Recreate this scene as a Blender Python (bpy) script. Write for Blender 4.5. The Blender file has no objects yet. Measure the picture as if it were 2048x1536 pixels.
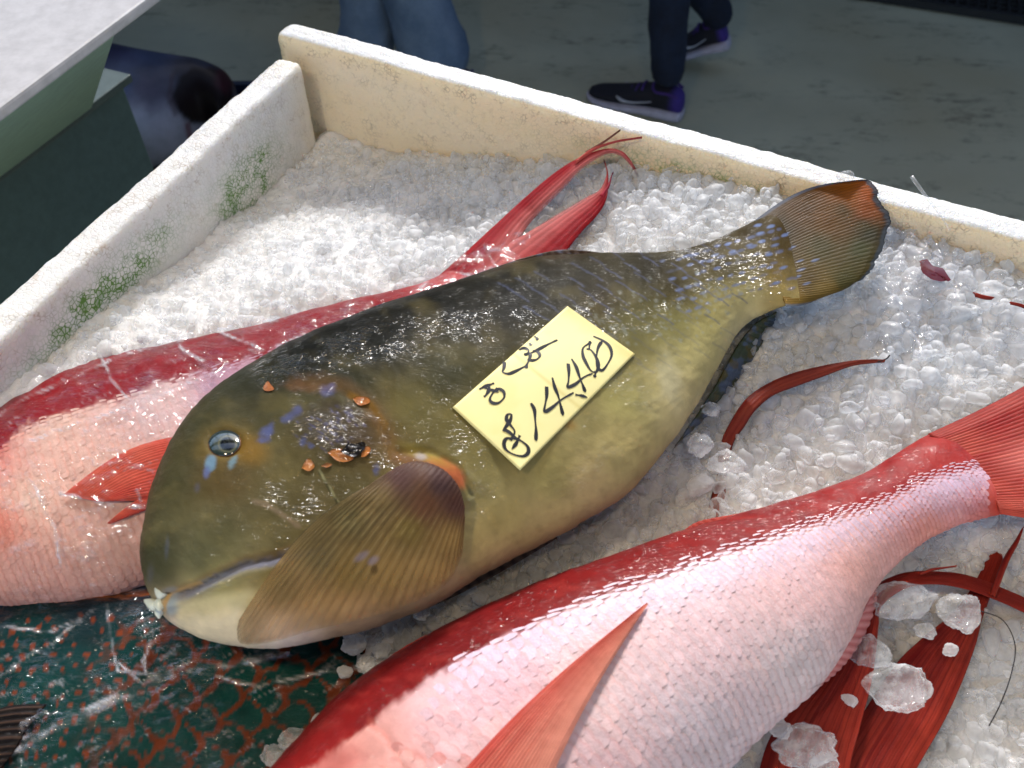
import bpy, bmesh, math, random
import numpy as np
from mathutils import Vector, Matrix
from mathutils.bvhtree import BVHTree
random.seed(7); rng = np.random.default_rng(7)
S = bpy.context.scene
COL = S.collection

# ------------------------------------------------------------------ camera
F, PITCH, CH = 1774.0, math.radians(50), 0.55
cd = bpy.data.cameras.new('camera'); cam = bpy.data.objects.new('camera', cd); COL.objects.link(cam)
cam.location = (0, 0, CH); cam.rotation_euler = (math.pi/2 - PITCH, 0, 0)
cd.sensor_width = 36; cd.lens = F/2048*36; cd.clip_start = .01; cd.clip_end = 200
cd.dof.use_dof = True; cd.dof.focus_distance = 0.70; cd.dof.aperture_fstop = 9.0
S.camera = cam
# ------------------------------------------------------------------ world, key light, exposure
SUN_EL, SUN_AZ = math.radians(33), math.radians(6)      # azimuth measured from +Y towards +X
w = bpy.data.worlds.new('World'); S.world = w; w.use_nodes = True
nt = w.node_tree; sky = nt.nodes.new('ShaderNodeTexSky'); sky.sky_type = 'NISHITA'
sky.sun_disc = False; sky.sun_elevation = SUN_EL; sky.sun_rotation = SUN_AZ
sky.air_density = 1.0; sky.dust_density = 1.0; sky.ozone_density = 1.0
nt.links.new(sky.outputs[0], nt.nodes['Background'].inputs[0]); nt.nodes['Background'].inputs[1].default_value = .15
sl = bpy.data.lights.new('sun', 'SUN'); sl.energy = 2.0; sl.angle = math.radians(8); sl.color = (1, .98, .95)
so = bpy.data.objects.new('sun', sl); COL.objects.link(so)
sd = Vector((math.sin(SUN_AZ)*math.cos(SUN_EL), math.cos(SUN_AZ)*math.cos(SUN_EL), math.sin(SUN_EL)))
so.rotation_euler = sd.to_track_quat('Z', 'Y').to_euler(); so.location = sd*5
S.view_settings.view_transform = 'Standard'; S.view_settings.look = 'None'
S.view_settings.exposure = 0.92; S.view_settings.gamma = 1
S.cycles.use_denoising = True; S.cycles.max_bounces = 8; S.cycles.transparent_max_bounces = 16
S.cycles.transmission_bounces = 5; S.cycles.diffuse_bounces = 3; S.cycles.glossy_bounces = 3
S.cycles.caustics_reflective = False; S.cycles.caustics_refractive = False; S.cycles.sample_clamp_indirect = 6

# ------------------------------------------------------------------ pixel <-> place
CO = np.array([0, 0, CH]); FW = np.array([0, math.cos(PITCH), -math.sin(PITCH)])
RT = np.array([1.0, 0, 0]); UP = np.cross(RT, FW)
def ray(u, v):
    u = np.asarray(u, float); v = np.asarray(v, float)
    return FW + RT*((u-1024)/F)[..., None] - UP*((v-768)/F)[..., None]
def at(u, v, z=0.0):                       # the point at height z seen at photo pixel (u, v)
    d = ray(u, v); z = np.asarray(z, float); t = (z-CH)/d[..., 2]
    return CO + d*t[..., None]
def aty(u, v, y):                          # ... on the upright plane y
    d = ray(u, v); t = y/d[..., 1]; return CO + d*t[..., None]
def pix(P):
    q = np.asarray(P) - CO; f = q@FW
    return 1024 + F*(q@RT)/f, 768 - F*(q@UP)/f

# ------------------------------------------------------------------ noise, splines, colour
def _h(ix, iy, s):
    n = (ix.astype(np.int64)*374761393 + iy.astype(np.int64)*668265263 + s*1442695041) & 0xffffffff
    n = ((n ^ (n >> 13))*1274126177) & 0xffffffff
    return ((n ^ (n >> 16)) & 0xffff)/65535.0
def vn(x, y, s=0):
    x = np.asarray(x, float); y = np.asarray(y, float)
    ix = np.floor(x); iy = np.floor(y); fx = x-ix; fy = y-iy
    fx = fx*fx*(3-2*fx); fy = fy*fy*(3-2*fy)
    a = _h(ix, iy, s); b = _h(ix+1, iy, s); c = _h(ix, iy+1, s); d = _h(ix+1, iy+1, s)
    return (a*(1-fx)+b*fx)*(1-fy) + (c*(1-fx)+d*fx)*fy
def fbm(x, y, s=0, o=4):
    r = 0; a = .5
    for k in range(o): r = r + a*vn(x*2**k, y*2**k, s+k*17); a *= .5
    return r/(1-.5**o)
def spl(pts, n):
    p = np.asarray(pts, float)
    if p.ndim == 1: p = p[:, None]
    m = len(p); e = np.vstack([2*p[0]-p[1], p, 2*p[-1]-p[-2]])
    t = np.linspace(0, m-1, n); i = np.minimum(t.astype(int), m-2); f = (t-i)[:, None]
    a, b, c, d = e[i], e[i+1], e[i+2], e[i+3]
    return .5*((2*b)+(-a+c)*f+(2*a-5*b+4*c-d)*f**2+(-a+3*b-3*c+d)*f**3)
def lin(c):
    c = np.asarray(c, float)/255.0
    return np.where(c <= .04045, c/12.92, ((c+.055)/1.055)**2.4)
def sst(a, b, x): t = np.clip((x-a)/(b-a), 0, 1); return t*t*(3-2*t)
class Paint:                               # colours laid on the skin of a thing, in its side-view coordinates
    def __init__(s, u, v): s.u, s.v = u, v; s.c = np.zeros(u.shape+(3,))
    def idw(s, pts, p=3.0, warp=25, soft=60):
        du = (fbm(s.u/60, s.v/60, 3)-.5)*warp*2; dv = (fbm(s.u/60, s.v/60, 9)-.5)*warp*2
        W = 0; A = 0
        for (x, y, c) in pts:
            d = ((s.u+du-x)**2+(s.v+dv-y)**2+soft)**(p/2); w_ = 1/d
            W = W+w_; A = A+w_[..., None]*lin(c)
        s.c = A/W[..., None]
    def put(s, m, col):
        m = np.clip(m, 0, 1)[..., None]; s.c = s.c*(1-m)+lin(col)*m
    def ell(s, x, y, rx, ry, ang=0, col=(0, 0, 0), a=1, soft=.35, wob=0):
        dx, dy = s.u-x, s.v-y; c_, s_ = math.cos(math.radians(ang)), math.sin(math.radians(ang))
        p, q = (dx*c_+dy*s_)/rx, (-dx*s_+dy*c_)/ry; r = np.sqrt(p*p+q*q)
        if wob: r = r+(fbm(s.u/12, s.v/12, int(x) % 97)-.5)*wob
        m = 1-sst(1-soft, 1+soft, r); s.put(m*a, col); return m
    def line(s, pts, wd, col, a=1, soft=.5, wob=0):
        d = seg(s.u, s.v, pts)
        if wob: d = d+(fbm(s.u/10, s.v/10, 5)-.5)*wob
        m = 1-sst(wd*(1-soft), wd*(1+soft), d); s.put(m*a, col); return m
def seg(u, v, pts):
    d = np.full(np.shape(u), 1e9)
    for (x0, y0), (x1, y1) in zip(pts[:-1], pts[1:]):
        L = (x1-x0)**2+(y1-y0)**2+1e-9; t = np.clip(((u-x0)*(x1-x0)+(v-y0)*(y1-y0))/L, 0, 1)
        d = np.minimum(d, np.hypot(u-x0-t*(x1-x0), v-y0-t*(y1-y0)))
    return d
def inpoly(u, v, poly):
    u = np.asarray(u); r = np.zeros(u.shape, bool); n = len(poly)
    for i in range(n):
        x0, y0 = poly[i]; x1, y1 = poly[(i+1) % n]
        c = ((y0 > v) != (y1 > v)) & (u < (x1-x0)*(v-y0)/((y1-y0) or 1e-9)+x0); r ^= c
    return r

# ------------------------------------------------------------------ objects
def tag(o, label=None, cat=None, group=None, kind=None):
    if label: o['label'] = label
    if cat: o['category'] = cat
    if group: o['group'] = group
    if kind: o['kind'] = kind
    return o
def empty(name, loc, label, cat, group=None):
    o = bpy.data.objects.new(name, None); COL.objects.link(o); o.location = Vector(loc); o.empty_display_size = .05
    bpy.context.view_layer.update()
    return tag(o, label, cat, group)
def mobj(name, V, Fc, mat, parent=None, col=None, smooth=True):
    me = bpy.data.meshes.new(name)
    V = np.asarray(V, float).reshape(-1, 3)
    off = np.array(parent_origin(parent))
    V = V-off
    if isinstance(Fc, np.ndarray):
        k = Fc.shape[1]; me.vertices.add(len(V)); me.vertices.foreach_set('co', V.ravel())
        me.loops.add(Fc.size); me.loops.foreach_set('vertex_index', Fc.ravel().astype(np.int32))
        me.polygons.add(len(Fc)); me.polygons.foreach_set('loop_start', np.arange(0, Fc.size, k, dtype=np.int32))
        me.polygons.foreach_set('loop_total', np.full(len(Fc), k, dtype=np.int32)); me.update(calc_edges=True)
    else:
        me.from_pydata([tuple(p) for p in V], [], [tuple(int(i) for i in f) for f in Fc]); me.update()
    if smooth: me.polygons.foreach_set('use_smooth', [True]*len(me.polygons))
    if col is not None:
        col = np.asarray(col, float).reshape(len(V), -1)
        if col.shape[1] == 3: col = np.hstack([col, np.ones((len(V), 1))])
        a = me.color_attributes.new('Col', 'FLOAT_COLOR', 'POINT'); a.data.foreach_set('color', np.clip(col, 0, 1).ravel())
    me.materials.append(mat)
    o = bpy.data.objects.new(name, me); COL.objects.link(o)
    if parent: o.parent = parent
    return o
def parent_origin(p):
    r = Vector((0, 0, 0))
    while p is not None: r = r+p.location; p = p.parent
    return r
def gridf(n, m, wrap=False):
    i, j = np.meshgrid(np.arange(n-1), np.arange(m if wrap else m-1), indexing='ij'); j2 = (j+1) % m
    return np.stack([i*m+j, (i+1)*m+j, (i+1)*m+j2, i*m+j2], -1).reshape(-1, 4)
def gnorm(P, wrap=False):
    di = np.gradient(P, axis=0)
    dj = (np.roll(P, -1, 1)-np.roll(P, 1, 1)) if wrap else np.gradient(P, axis=1)
    n = np.cross(di, dj); l = np.linalg.norm(n, axis=-1, keepdims=True); return n/np.maximum(l, 1e-12)
def bvh(P, Fc): return BVHTree.FromPolygons([tuple(p) for p in np.asarray(P).reshape(-1, 3)], [tuple(int(k) for k in f) for f in Fc])
def cast(trees, u, v, lift=0.0, default_z=0.0):
    sh = np.shape(u); out = []
    for a, b in zip(np.ravel(u), np.ravel(v)):
        d = Vector(ray(np.float64(a), np.float64(b))).normalized(); best = None
        for t in trees:
            h = t.ray_cast(Vector(CO), d)
            if h[0] is not None and (best is None or h[3] < best): best = h[3]
        if best is None: best = (default_z-CH)/d.z
        out.append(CO+np.array(d)*(best-lift))
    return np.array(out).reshape(sh+(3,))
def tube(pts, r, n=6, closed_ends=True):
    pts = np.asarray(pts, float); r = np.broadcast_to(np.asarray(r, float), (len(pts),))
    t = np.gradient(pts, axis=0); t /= np.maximum(np.linalg.norm(t, axis=1, keepdims=True), 1e-9)
    a = np.cross(t, np.where(np.abs(t[:, 2:3]) > .9, [[1., 0, 0]], [[0, 0, 1.]])); a /= np.linalg.norm(a, axis=1, keepdims=True)
    b = np.cross(t, a); ph = np.linspace(0, 2*math.pi, n, endpoint=False)
    V = pts[:, None]+r[:, None, None]*(a[:, None]*np.cos(ph)[None, :, None]+b[:, None]*np.sin(ph)[None, :, None])
    Fc = [tuple(f) for f in gridf(len(pts), n, True)]
    m = len(pts)
    if closed_ends: Fc += [tuple(range(n)), tuple((m-1)*n+k for k in range(n-1, -1, -1))]
    return V.reshape(-1, 3), Fc
def joinm(parts):
    V = []; Fc = []; o = 0
    for v, f in parts:
        v = np.asarray(v).reshape(-1, 3); V.append(v); Fc += [tuple(int(k)+o for k in g) for g in f]; o += len(v)
    return np.vstack(V), Fc
def boxm(x0, x1, y0, y1, z0, z1):
    V = [(x, y, z) for x in (x0, x1) for y in (y0, y1) for z in (z0, z1)]
    return np.array(V, float), [(0, 1, 3, 2), (4, 6, 7, 5), (0, 4, 5, 1), (2, 3, 7, 6), (0, 2, 6, 4), (1, 5, 7, 3)]
def bevel(o, w_, s=2):
    b = o.modifiers.new('bevel', 'BEVEL'); b.width = w_; b.segments = s; b.limit_method = 'ANGLE'

# ------------------------------------------------------------------ materials
class M:
    def __init__(s, name):
        s.m = bpy.data.materials.new(name); s.m.use_nodes = True; s.t = s.m.node_tree
        s.b = s.t.nodes['Principled BSDF']; s.out = s.t.nodes['Material Output']
    def n(s, ty, **k):
        x = s.t.nodes.new('ShaderNode'+ty)
        for a, b in k.items():
            if a.startswith('i_'):
                key = a[2:].replace('_', ' ')
                x.inputs[int(key) if key.isdigit() else key].default_value = b
            else: setattr(x, a, b)
        return x
    def l(s, a, b): s.t.links.new(a, b)
    def set(s, **k):
        for a, b in k.items(): s.b.inputs[a.replace('_', ' ')].default_value = b
        return s
    def noise(s, sc, d=4, r=.6, vec=None):
        x = s.n('TexNoise'); x.inputs['Scale'].default_value = sc; x.inputs['Detail'].default_value = d; x.inputs['Roughness'].default_value = r
        s.l(vec if vec else s.obj(), x.inputs['Vector']); return x.outputs['Fac']
    def obj(s):
        if not hasattr(s, '_o'): s._o = s.n('TexCoord').outputs['Object']
        return s._o
    def stretch(s, sc):
        x = s.n('Mapping'); x.inputs['Scale'].default_value = sc; x.inputs['Rotation'].default_value = (0, 0, .45); s.l(s.obj(), x.inputs[0]); return x.outputs[0]
    def ramp(s, fac, *st):
        r = s.n('ValToRGB'); s.l(fac, r.inputs[0]); e = r.color_ramp.elements
        while len(e) < len(st): e.new(.5)
        for k, (p, c) in enumerate(st):
            e[k].position = p; e[k].color = (c, c, c, 1) if np.isscalar(c) else tuple(c)+(1,)
        return r.outputs[0]
    def mix(s, f, a, b, bt='MIX'):
        x = s.n('Mix', data_type='RGBA', blend_type=bt)
        for sock, val in ((x.inputs['Factor'], f), (x.inputs['A'], a), (x.inputs['B'], b)):
            if hasattr(val, 'links'): s.l(val, sock)
            elif np.isscalar(val): sock.default_value = val
            else: sock.default_value = tuple(val)+(1,)
        return x.outputs['Result']
    def math(s, op, a, b=0.0, c=None):
        x = s.n('Math', operation=op)
        for k, val in enumerate((a, b) if c is None else (a, b, c)):
            if hasattr(val, 'links'): s.l(val, x.inputs[k])
            else: x.inputs[k].default_value = val
        return x.outputs[0]
    def bump(s, h, st=.3, dist=.001, nrm=None):
        x = s.n('Bump'); x.inputs['Strength'].default_value = st; x.inputs['Distance'].default_value = dist; s.l(h, x.inputs['Height'])
        if nrm: s.l(nrm, x.inputs['Normal'])
        return x.outputs[0]
    def attr(s): x = s.n('Attribute'); x.attribute_name = 'Col'; return x
def L(*c): return tuple(float(k) for k in lin(c))

def skin_mat(name, rough=.35, coat=.8, bump=.5, fine=900, var=.12, alpha=False, sss=0.0, spec=.5, cr=.06, wet=False):
    m = M(name); m.b.inputs['Specular IOR Level'].default_value = spec; a = m.attr()
    n1 = m.noise(fine, 3); n2 = m.noise(fine/7, 4)
    c = m.mix(m.ramp(n2, (.3, 0.0), (.7, 1.0)), a.outputs['Color'], m.mix(1.0, a.outputs['Color'], (1-var*2,)*3, 'MULTIPLY'))
    m.l(c, m.b.inputs['Base Color']); m.set(Roughness=rough, Coat_Weight=coat, Coat_Roughness=cr)
    nb = m.bump(n1, bump*.5, .0006, m.bump(n2, bump, .0018))
    m.l(nb, m.b.inputs['Normal']); m.l(m.bump(m.noise(fine*.45, 5, .7, m.stretch((1.0, 2.2, 2.2))), min(1, bump*1.3), .0022, nb), m.b.inputs['Coat Normal'])
    if wet:
        wv = m.stretch((1.0, 2.6, 2.6)); cn = m.bump(m.noise(150, 1.5, .5, wv), 1.0, .0036); m.l(cn, m.b.inputs['Coat Normal'])
        m.l(m.math('MULTIPLY', m.math('MULTIPLY', m.ramp(m.noise(40, 6, .75), (.44, .02), (.54, 1.0)), m.ramp(a.outputs['Alpha'], (0.0, .12), (1.0, 1.0))), coat), m.b.inputs['Coat Weight'])
    if sss: m.set(Subsurface_Weight=sss, Subsurface_Radius=(.01, .005, .003), Subsurface_Scale=.5)
    if alpha: m.l(a.outputs['Alpha'], m.b.inputs['Alpha'])
    return m.m
def plain(name, c, rough=.6, **k):
    m = M(name); n = m.noise(60, 5)
    m.l(m.mix(m.ramp(n, (.35, 0.0), (.7, 1.0)), c, tuple(x*.8 for x in c)), m.b.inputs['Base Color']); m.set(Roughness=rough, **k)
    m.l(m.bump(n, .2, .001), m.b.inputs['Normal']); return m.m

MAT = {}
MAT['hero'] = skin_mat('olive_skin', .5, 1.0, .4, 420, .10, spec=.03, cr=.04, wet=True)
MAT['fin'] = skin_mat('fin_skin', .5, .06, .4, 600, .08, alpha=True, spec=.10)
MAT['red'] = skin_mat('red_skin', .45, 1.0, .3, 600, .10, spec=.08, wet=True)
MAT['scale'] = skin_mat('pearly_scale', .42, .25, .5, 900, .08, spec=.2)
MAT['teal'] = skin_mat('teal_skin', .45, .6, .3, 500, .2, spec=.04, wet=True)
m = M('wet_eye'); a = m.attr(); m.l(a.outputs['Color'], m.b.inputs['Base Color']); m.set(Roughness=.12, Coat_Weight=1.0, Coat_Roughness=.02); MAT['eye'] = m.m

# crushed ice: cloudy, wet, half clear
m = M('crushed_ice'); g = m.n('NewGeometry')
isl = g.outputs['Random Per Island']
n = m.noise(160, 4)
m.l(m.mix(m.ramp(m.noise(14, 3), (.38, 0.0), (.66, 1.0)), m.mix(n, (.97, .97, .975), (.92, .93, .94)), (.86, .85, .86)), m.b.inputs['Base Color'])
m.set(IOR=1.31, Roughness=.15, Coat_Weight=1.0, Coat_Roughness=.03, Subsurface_Weight=0.0)
nb_ = m.bump(m.noise(330, 4, .65), .35, .0014, m.bump(n, .3, .003)); m.l(nb_, m.b.inputs['Normal']); m.l(m.bump(m.noise(260, 4, .6), .9, .0022), m.b.inputs['Coat Normal'])
tl_ = m.n('BsdfTranslucent'); tl_.inputs[0].default_value = (.96, .98, 1, 1); m.l(nb_, tl_.inputs['Normal'])
tp_ = m.n('BsdfTransparent'); x1 = m.n('MixShader'); x1.inputs[0].default_value = .45; m.l(m.b.outputs[0], x1.inputs[1]); m.l(tl_.outputs[0], x1.inputs[2])
x2 = m.n('MixShader'); lw_ = m.n('LayerWeight'); lw_.inputs[0].default_value = .42; op_ = m.math('MULTIPLY_ADD', m.math('POWER', lw_.outputs['Facing'], 1.4), .75, m.math('MULTIPLY_ADD', isl, .40, m.math('MULTIPLY_ADD', m.noise(90, 3), .5, -.12))); m.l(m.math('SUBTRACT', 1.0, m.math('MINIMUM', op_, 1.0)), x2.inputs[0]); m.l(x1.outputs[0], x2.inputs[1]); m.l(tp_.outputs[0], x2.inputs[2]); m.l(x2.outputs[0], m.out.inputs[0]); MAT['ice'] = m.m
m = M('ice_bed'); n = m.noise(90, 6)
m.l(m.mix(n, (.93, .92, .915), (.84, .835, .83)), m.b.inputs['Base Color']); m.set(Roughness=.2, Coat_Weight=1.0, Coat_Roughness=.04, Subsurface_Weight=.7, Subsurface_Radius=(.85, .95, 1), Subsurface_Scale=.03)
m.l(m.bump(m.noise(200, 5), .8, .004), m.b.inputs['Normal']); m.l(m.bump(m.noise(240, 5, .7), 1.0, .003), m.b.inputs['Coat Normal']); MAT['bed'] = m.m
m = M('clear_ice'); m.set(Base_Color=(.93, .95, .97, 1), IOR=1.31, Roughness=.25, Coat_Weight=1.0, Coat_Roughness=.03)
lw_ = m.n('LayerWeight'); lw_.inputs[0].default_value = .35; m.l(m.math('MULTIPLY_ADD', m.math('POWER', lw_.outputs['Facing'], 1.6), .5, m.ramp(m.noise(60, 4, .7), (.42, .08), (.70, .42))), m.b.inputs['Alpha'])
m.l(m.bump(m.noise(150, 2), .5, .0030), m.b.inputs['Coat Normal']); MAT['clear'] = m.m

def film_mat(name, haze=.10):
    m = M(name); t = m.n('BsdfTransparent'); t.inputs[0].default_value = (.97, .97, .98, 1)
    gl = m.n('BsdfGlossy'); gl.inputs['Roughness'].default_value = .04
    df = m.n('BsdfDiffuse'); df.inputs[0].default_value = (.85, .85, .9, 1)
    mp = m.n('Mapping'); mp.inputs['Scale'].default_value = (1, 2.3, 1); m.l(m.obj(), mp.inputs[0])
    n1 = m.noise(70, 4, .6, mp.outputs[0]); mg = m.n('TexVoronoi', feature='DISTANCE_TO_EDGE'); mg.inputs['Scale'].default_value = 38
    dz = m.n('VectorMath', operation='ADD'); no = m.n('TexNoise'); no.inputs['Scale'].default_value = 30; m.l(m.obj(), no.inputs['Vector'])
    sc = m.n('VectorMath', operation='SCALE'); sc.inputs['Scale'].default_value = .05; m.l(no.outputs['Color'], sc.inputs[0])
    m.l(mp.outputs[0], dz.inputs[0]); m.l(sc.outputs[0], dz.inputs[1]); m.l(dz.outputs[0], mg.inputs['Vector'])
    fa = m.attr(); nb = m.bump(n1, .6, .003, m.bump(m.ramp(mg.outputs[0], (0.0, 1.0), (.18, 0.0)), .5, .002))
    m.l(nb, gl.inputs['Normal']); fr = m.n('Fresnel'); fr.inputs[0].default_value = 1.38; m.l(nb, fr.inputs['Normal'])
    f2 = m.math('MULTIPLY', m.ramp(m.noise(22, 5, .7), (.46, .04), (.60, 1.0)), m.math('MINIMUM', fr.outputs[0], .16))
    f2 = m.math('MAXIMUM', f2, m.math('MULTIPLY', fa.outputs['Fac'], .35))
    crease = m.math('MULTIPLY', m.ramp(mg.outputs[0], (0.0, 1.0), (.035, 0.0)), m.ramp(m.noise(25, 2), (.45, 0.0), (.7, .6)))
    hz = m.math('MULTIPLY', fa.outputs['Fac'], .55)
    x1 = m.n('MixShader'); m.l(hz, x1.inputs[0]); m.l(t.outputs[0], x1.inputs[1]); m.l(df.outputs[0], x1.inputs[2])
    x2 = m.n('MixShader'); m.l(f2, x2.inputs[0]); m.l(x1.outputs[0], x2.inputs[1]); m.l(gl.outputs[0], x2.inputs[2])
    m.l(x2.outputs[0], m.out.inputs[0]); return m.m
MAT['film'] = film_mat('clear_film')

# expanded foam with beads, brown dirt in the joints, green algae above the ice line
m = M('foam'); o = m.obj()
vo = m.n('TexVoronoi', feature='DISTANCE_TO_EDGE'); vo.inputs['Scale'].default_value = 230; m.l(o, vo.inputs['Vector'])
vc = m.n('TexVoronoi'); vc.inputs['Scale'].default_value = 230; m.l(o, vc.inputs['Vector'])
edge = m.ramp(vo.outputs[0], (0.02, 1.0), (.16, 0.0)); at_ = m.attr()
sx = m.n('SeparateColor'); m.l(at_.outputs['Color'], sx.inputs[0])          # R algae, G yellow painted for light glowing through the wall, B dirt
big = m.ramp(m.noise(45, 6, .7), (.42, 0.0), (.62, 1.0)); sm = m.ramp(m.noise(60, 5, .75), (.50, 0.0), (.66, 1.0))
base = m.mix(sx.outputs[1], (.82, .83, .84), (.92, .76, .50))
base = m.mix(m.math('MULTIPLY', m.ramp(vc.outputs['Distance'], (0.3, 0.0), (.9, 1.0)), .08), base, (.66, .62, .55))
dirt = m.math('MULTIPLY', m.math('MULTIPLY', edge, sm), sx.outputs[2])
base = m.mix(m.math('MULTIPLY', dirt, .8), base, (.30, .20, .11))
spot = m.math('MULTIPLY', m.ramp(m.noise(70, 5, .75), (.58, 0.0), (.72, 1.0)), sx.outputs[2])
base = m.mix(m.math('MULTIPLY', spot, .6), base, (.48, .33, .18))
alg = m.math('MULTIPLY', m.math('MAXIMUM', edge, m.math('MULTIPLY', big, .35)), m.math('MULTIPLY', m.math('MULTIPLY_ADD', big, .8, .2), sx.outputs[0]))
base = m.mix(m.math('MINIMUM', m.math('MULTIPLY', alg, 1.9), 1.0), base, (.10, .24, .02))
m.l(base, m.b.inputs['Base Color']); m.set(Roughness=.5, Subsurface_Weight=.6, Subsurface_Radius=(1.0, .85, .62), Subsurface_Scale=.016)
m.l(m.bump(edge, .35, -.0012, m.bump(m.noise(60, 5), .4, .004)), m.b.inputs['Normal']); MAT['foam'] = m.m

# ================================================================== SETTING: floor
m = M('floor_paint'); o = m.obj(); n0 = m.noise(2.2, 5, .6); 
mp = m.n('Mapping'); mp.inputs['Rotation'].default_value = (0, 0, .45); mp.inputs['Scale'].default_value = (1, 2.2, 1); m.l(o, mp.inputs[0])
st = m.noise(3.5, 9, .72, mp.outputs[0]); st2 = m.noise(17, 7, .75, mp.outputs[0])
c = m.mix(m.ramp(n0, (.35, 0.0), (.65, 1.0)), L(190, 186, 158), L(166, 168, 148))
c = m.mix(m.ramp(m.noise(1.1, 3), (.4, 0.0), (.65, .8)), c, L(176, 164, 130))
c = m.mix(m.math('MULTIPLY', m.ramp(st, (.50, 0.0), (.60, 1.0)), m.ramp(st2, (.47, 0.0), (.60, .5))), c, L(46, 42, 36))
m.l(c, m.b.inputs['Base Color']); m.l(m.ramp(n0, (.3, .45), (.7, .75)), m.b.inputs['Roughness']); m.l(m.bump(st2, .3, .004), m.b.inputs['Normal'])
FZ = -.95
xs = np.linspace(-30, 30, 61); X, Y = np.meshgrid(xs, xs, indexing='ij')
fl = mobj('floor', np.stack([X, Y, np.full_like(X, FZ)], -1), gridf(61, 61), m.m); tag(fl, kind='structure')

# ================================================================== ADDED HALL (unseen dark roof and walls shade the floor, openings let daylight in)
hall = empty('shade_hall', (0, 3.9, FZ), 'unseen dark roof and walls added to shade the floor, with a long open clerestory', 'unseen light blocker')
hm = plain('added_dark_paint', (.06, .065, .07), .8)
def hbox(nm, *b): V, Fc = boxm(*b); return mobj(nm, V, Fc, hm, hall, smooth=False)
hbox('wall', -7, 7, 3.9, 4.0, FZ-.01, 1.25); hbox('roof', -7, 7, -2.6, 1.8, 3.25, 3.35); hbox('roof', -7, 7, 3.3, 4.3, 3.25, 3.35); hbox('wall', -7, 7, -4.3, -4.2, FZ-.01, .4)
hbox('wall', -7.1, -7, -4.2, 3.9, FZ-.01, 3.25); hbox('wall', 7, 7.1, -4.2, 3.9, FZ-.01, 3.25)
for k in range(9): hbox('post', -6.2+k*1.55, -6.13+k*1.55, 3.92, 3.98, 1.25, 3.25)
def lamp(x, y, z, pw, lab):  # added out of view, for golden glints and warm front fill
    e = empty('added_bulb', (x, y, z), lab, 'lamp')
    bm_ = M('lamp_glass'); bm_.set(Base_Color=(1, .8, .5, 1), Emission_Color=(1, .72, .38, 1), Emission_Strength=6.0)
    u_, v_ = np.meshgrid(np.linspace(0, 2*math.pi, 20, endpoint=False), np.linspace(-math.pi/2, math.pi/2, 12)); r_ = .03
    mobj('bulb', np.stack([x+r_*np.cos(u_)*np.cos(v_), y+r_*np.sin(u_)*np.cos(v_), z+r_*np.sin(v_)], -1), [tuple(f) for f in gridf(12, 20, True)], bm_.m, e)
    V, Fc = tube([(x, y, z+.02), (x, y, z+.08), (x, y, 3.25)], [.02, .02, .004], 10); mobj('cord', V, Fc, hm, e)
    l_ = bpy.data.lights.new('fill_bulb_light', 'POINT'); l_.energy = pw; l_.color = (1, .82, .58); l_.shadow_soft_size = .032; lo_ = bpy.data.objects.new('fill_bulb_light', l_); COL.objects.link(lo_); lo_.location = (x, y, z-.07)
lamp(.15, -.05, 1.25, 4.5, 'unseen warm bulb added over the right of the stall'); lamp(-.50, .05, 1.05, 8.5, 'unseen warm bulb added over the left of the stall')

# ================================================================== FOAM BOX
bdir = np.array([.895, -.445, 0]); bn = np.array([-.445, -.895, 0])        # along the back wall, towards the inside
ldir = np.array([-.397, -.918, 0]); ln_ = np.array([.918, -.397, 0])       # along the left wall, towards the inside
B0 = np.array([-.107, .866, 0])-bdir*.155; L0 = np.array([-.248, .879, 0])
def foam_wall(name, start, d, nrm, length, thick, ztop, zbot, parent, stain, rnd=.006, nl=260):
    prof = []                               # section: (inward offset, z), from inside bottom, over the rim, to outside bottom
    hs = np.linspace(zbot, ztop-rnd, 34)
    for z in hs: prof.append((thick, z))
    for a in np.linspace(0, math.pi/2, 5)[1:]: prof.append((thick-rnd+rnd*math.cos(a), ztop-rnd+rnd*math.sin(a)))
    for q in np.linspace(thick-rnd, rnd, 10)[1:]: prof.append((q, ztop))
    for a in np.linspace(math.pi/2, math.pi, 5)[1:]: prof.append((rnd+rnd*math.cos(a), ztop-rnd+rnd*math.sin(a)))
    for z in np.linspace(ztop-rnd, zbot, 10)[1:]: prof.append((0, z))
    prof = np.array(prof); t = np.linspace(0, length, nl)
    T, J = np.meshgrid(t, np.arange(len(prof)), indexing='ij'); q = prof[J, 0]; z = prof[J, 1].copy()
    endr = .012; sh = np.clip(1-T/endr, 0, 1); sh2 = np.clip(1-(length-T)/endr, 0, 1)      # rounded ends
    q = thick/2+(q-thick/2)*np.sqrt(1-np.maximum(sh, sh2)**2*.98)
    z = z-(np.maximum(sh, sh2)**2)*.006*(z > ztop-.02)
    P = start+d*T[..., None]+nrm*q[..., None]; P[..., 2] = z
    N = gnorm(P); amp = (fbm(T*90, J*.35, 4)-.5)*.0022+(vn(T*330, J*1.1, 8)-.5)*.0007
    P = P-N*amp[..., None]*np.sign((N@nrm)[:, 12:13].mean()*-1 or 1)[..., None] if False else P+N*amp[..., None]
    P[..., 2] += (fbm(T*16, T*0, 11)-.5)*.003*(z > ztop-.03)
    C = stain(T, z, q)
    m_ = len(prof); Fc = [tuple(f) for f in gridf(nl, m_)]+[tuple(range(m_))[::-1], tuple((nl-1)*m_+k for k in range(m_))]
    return mobj(name, P, Fc, MAT['foam'], parent, C)
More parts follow.
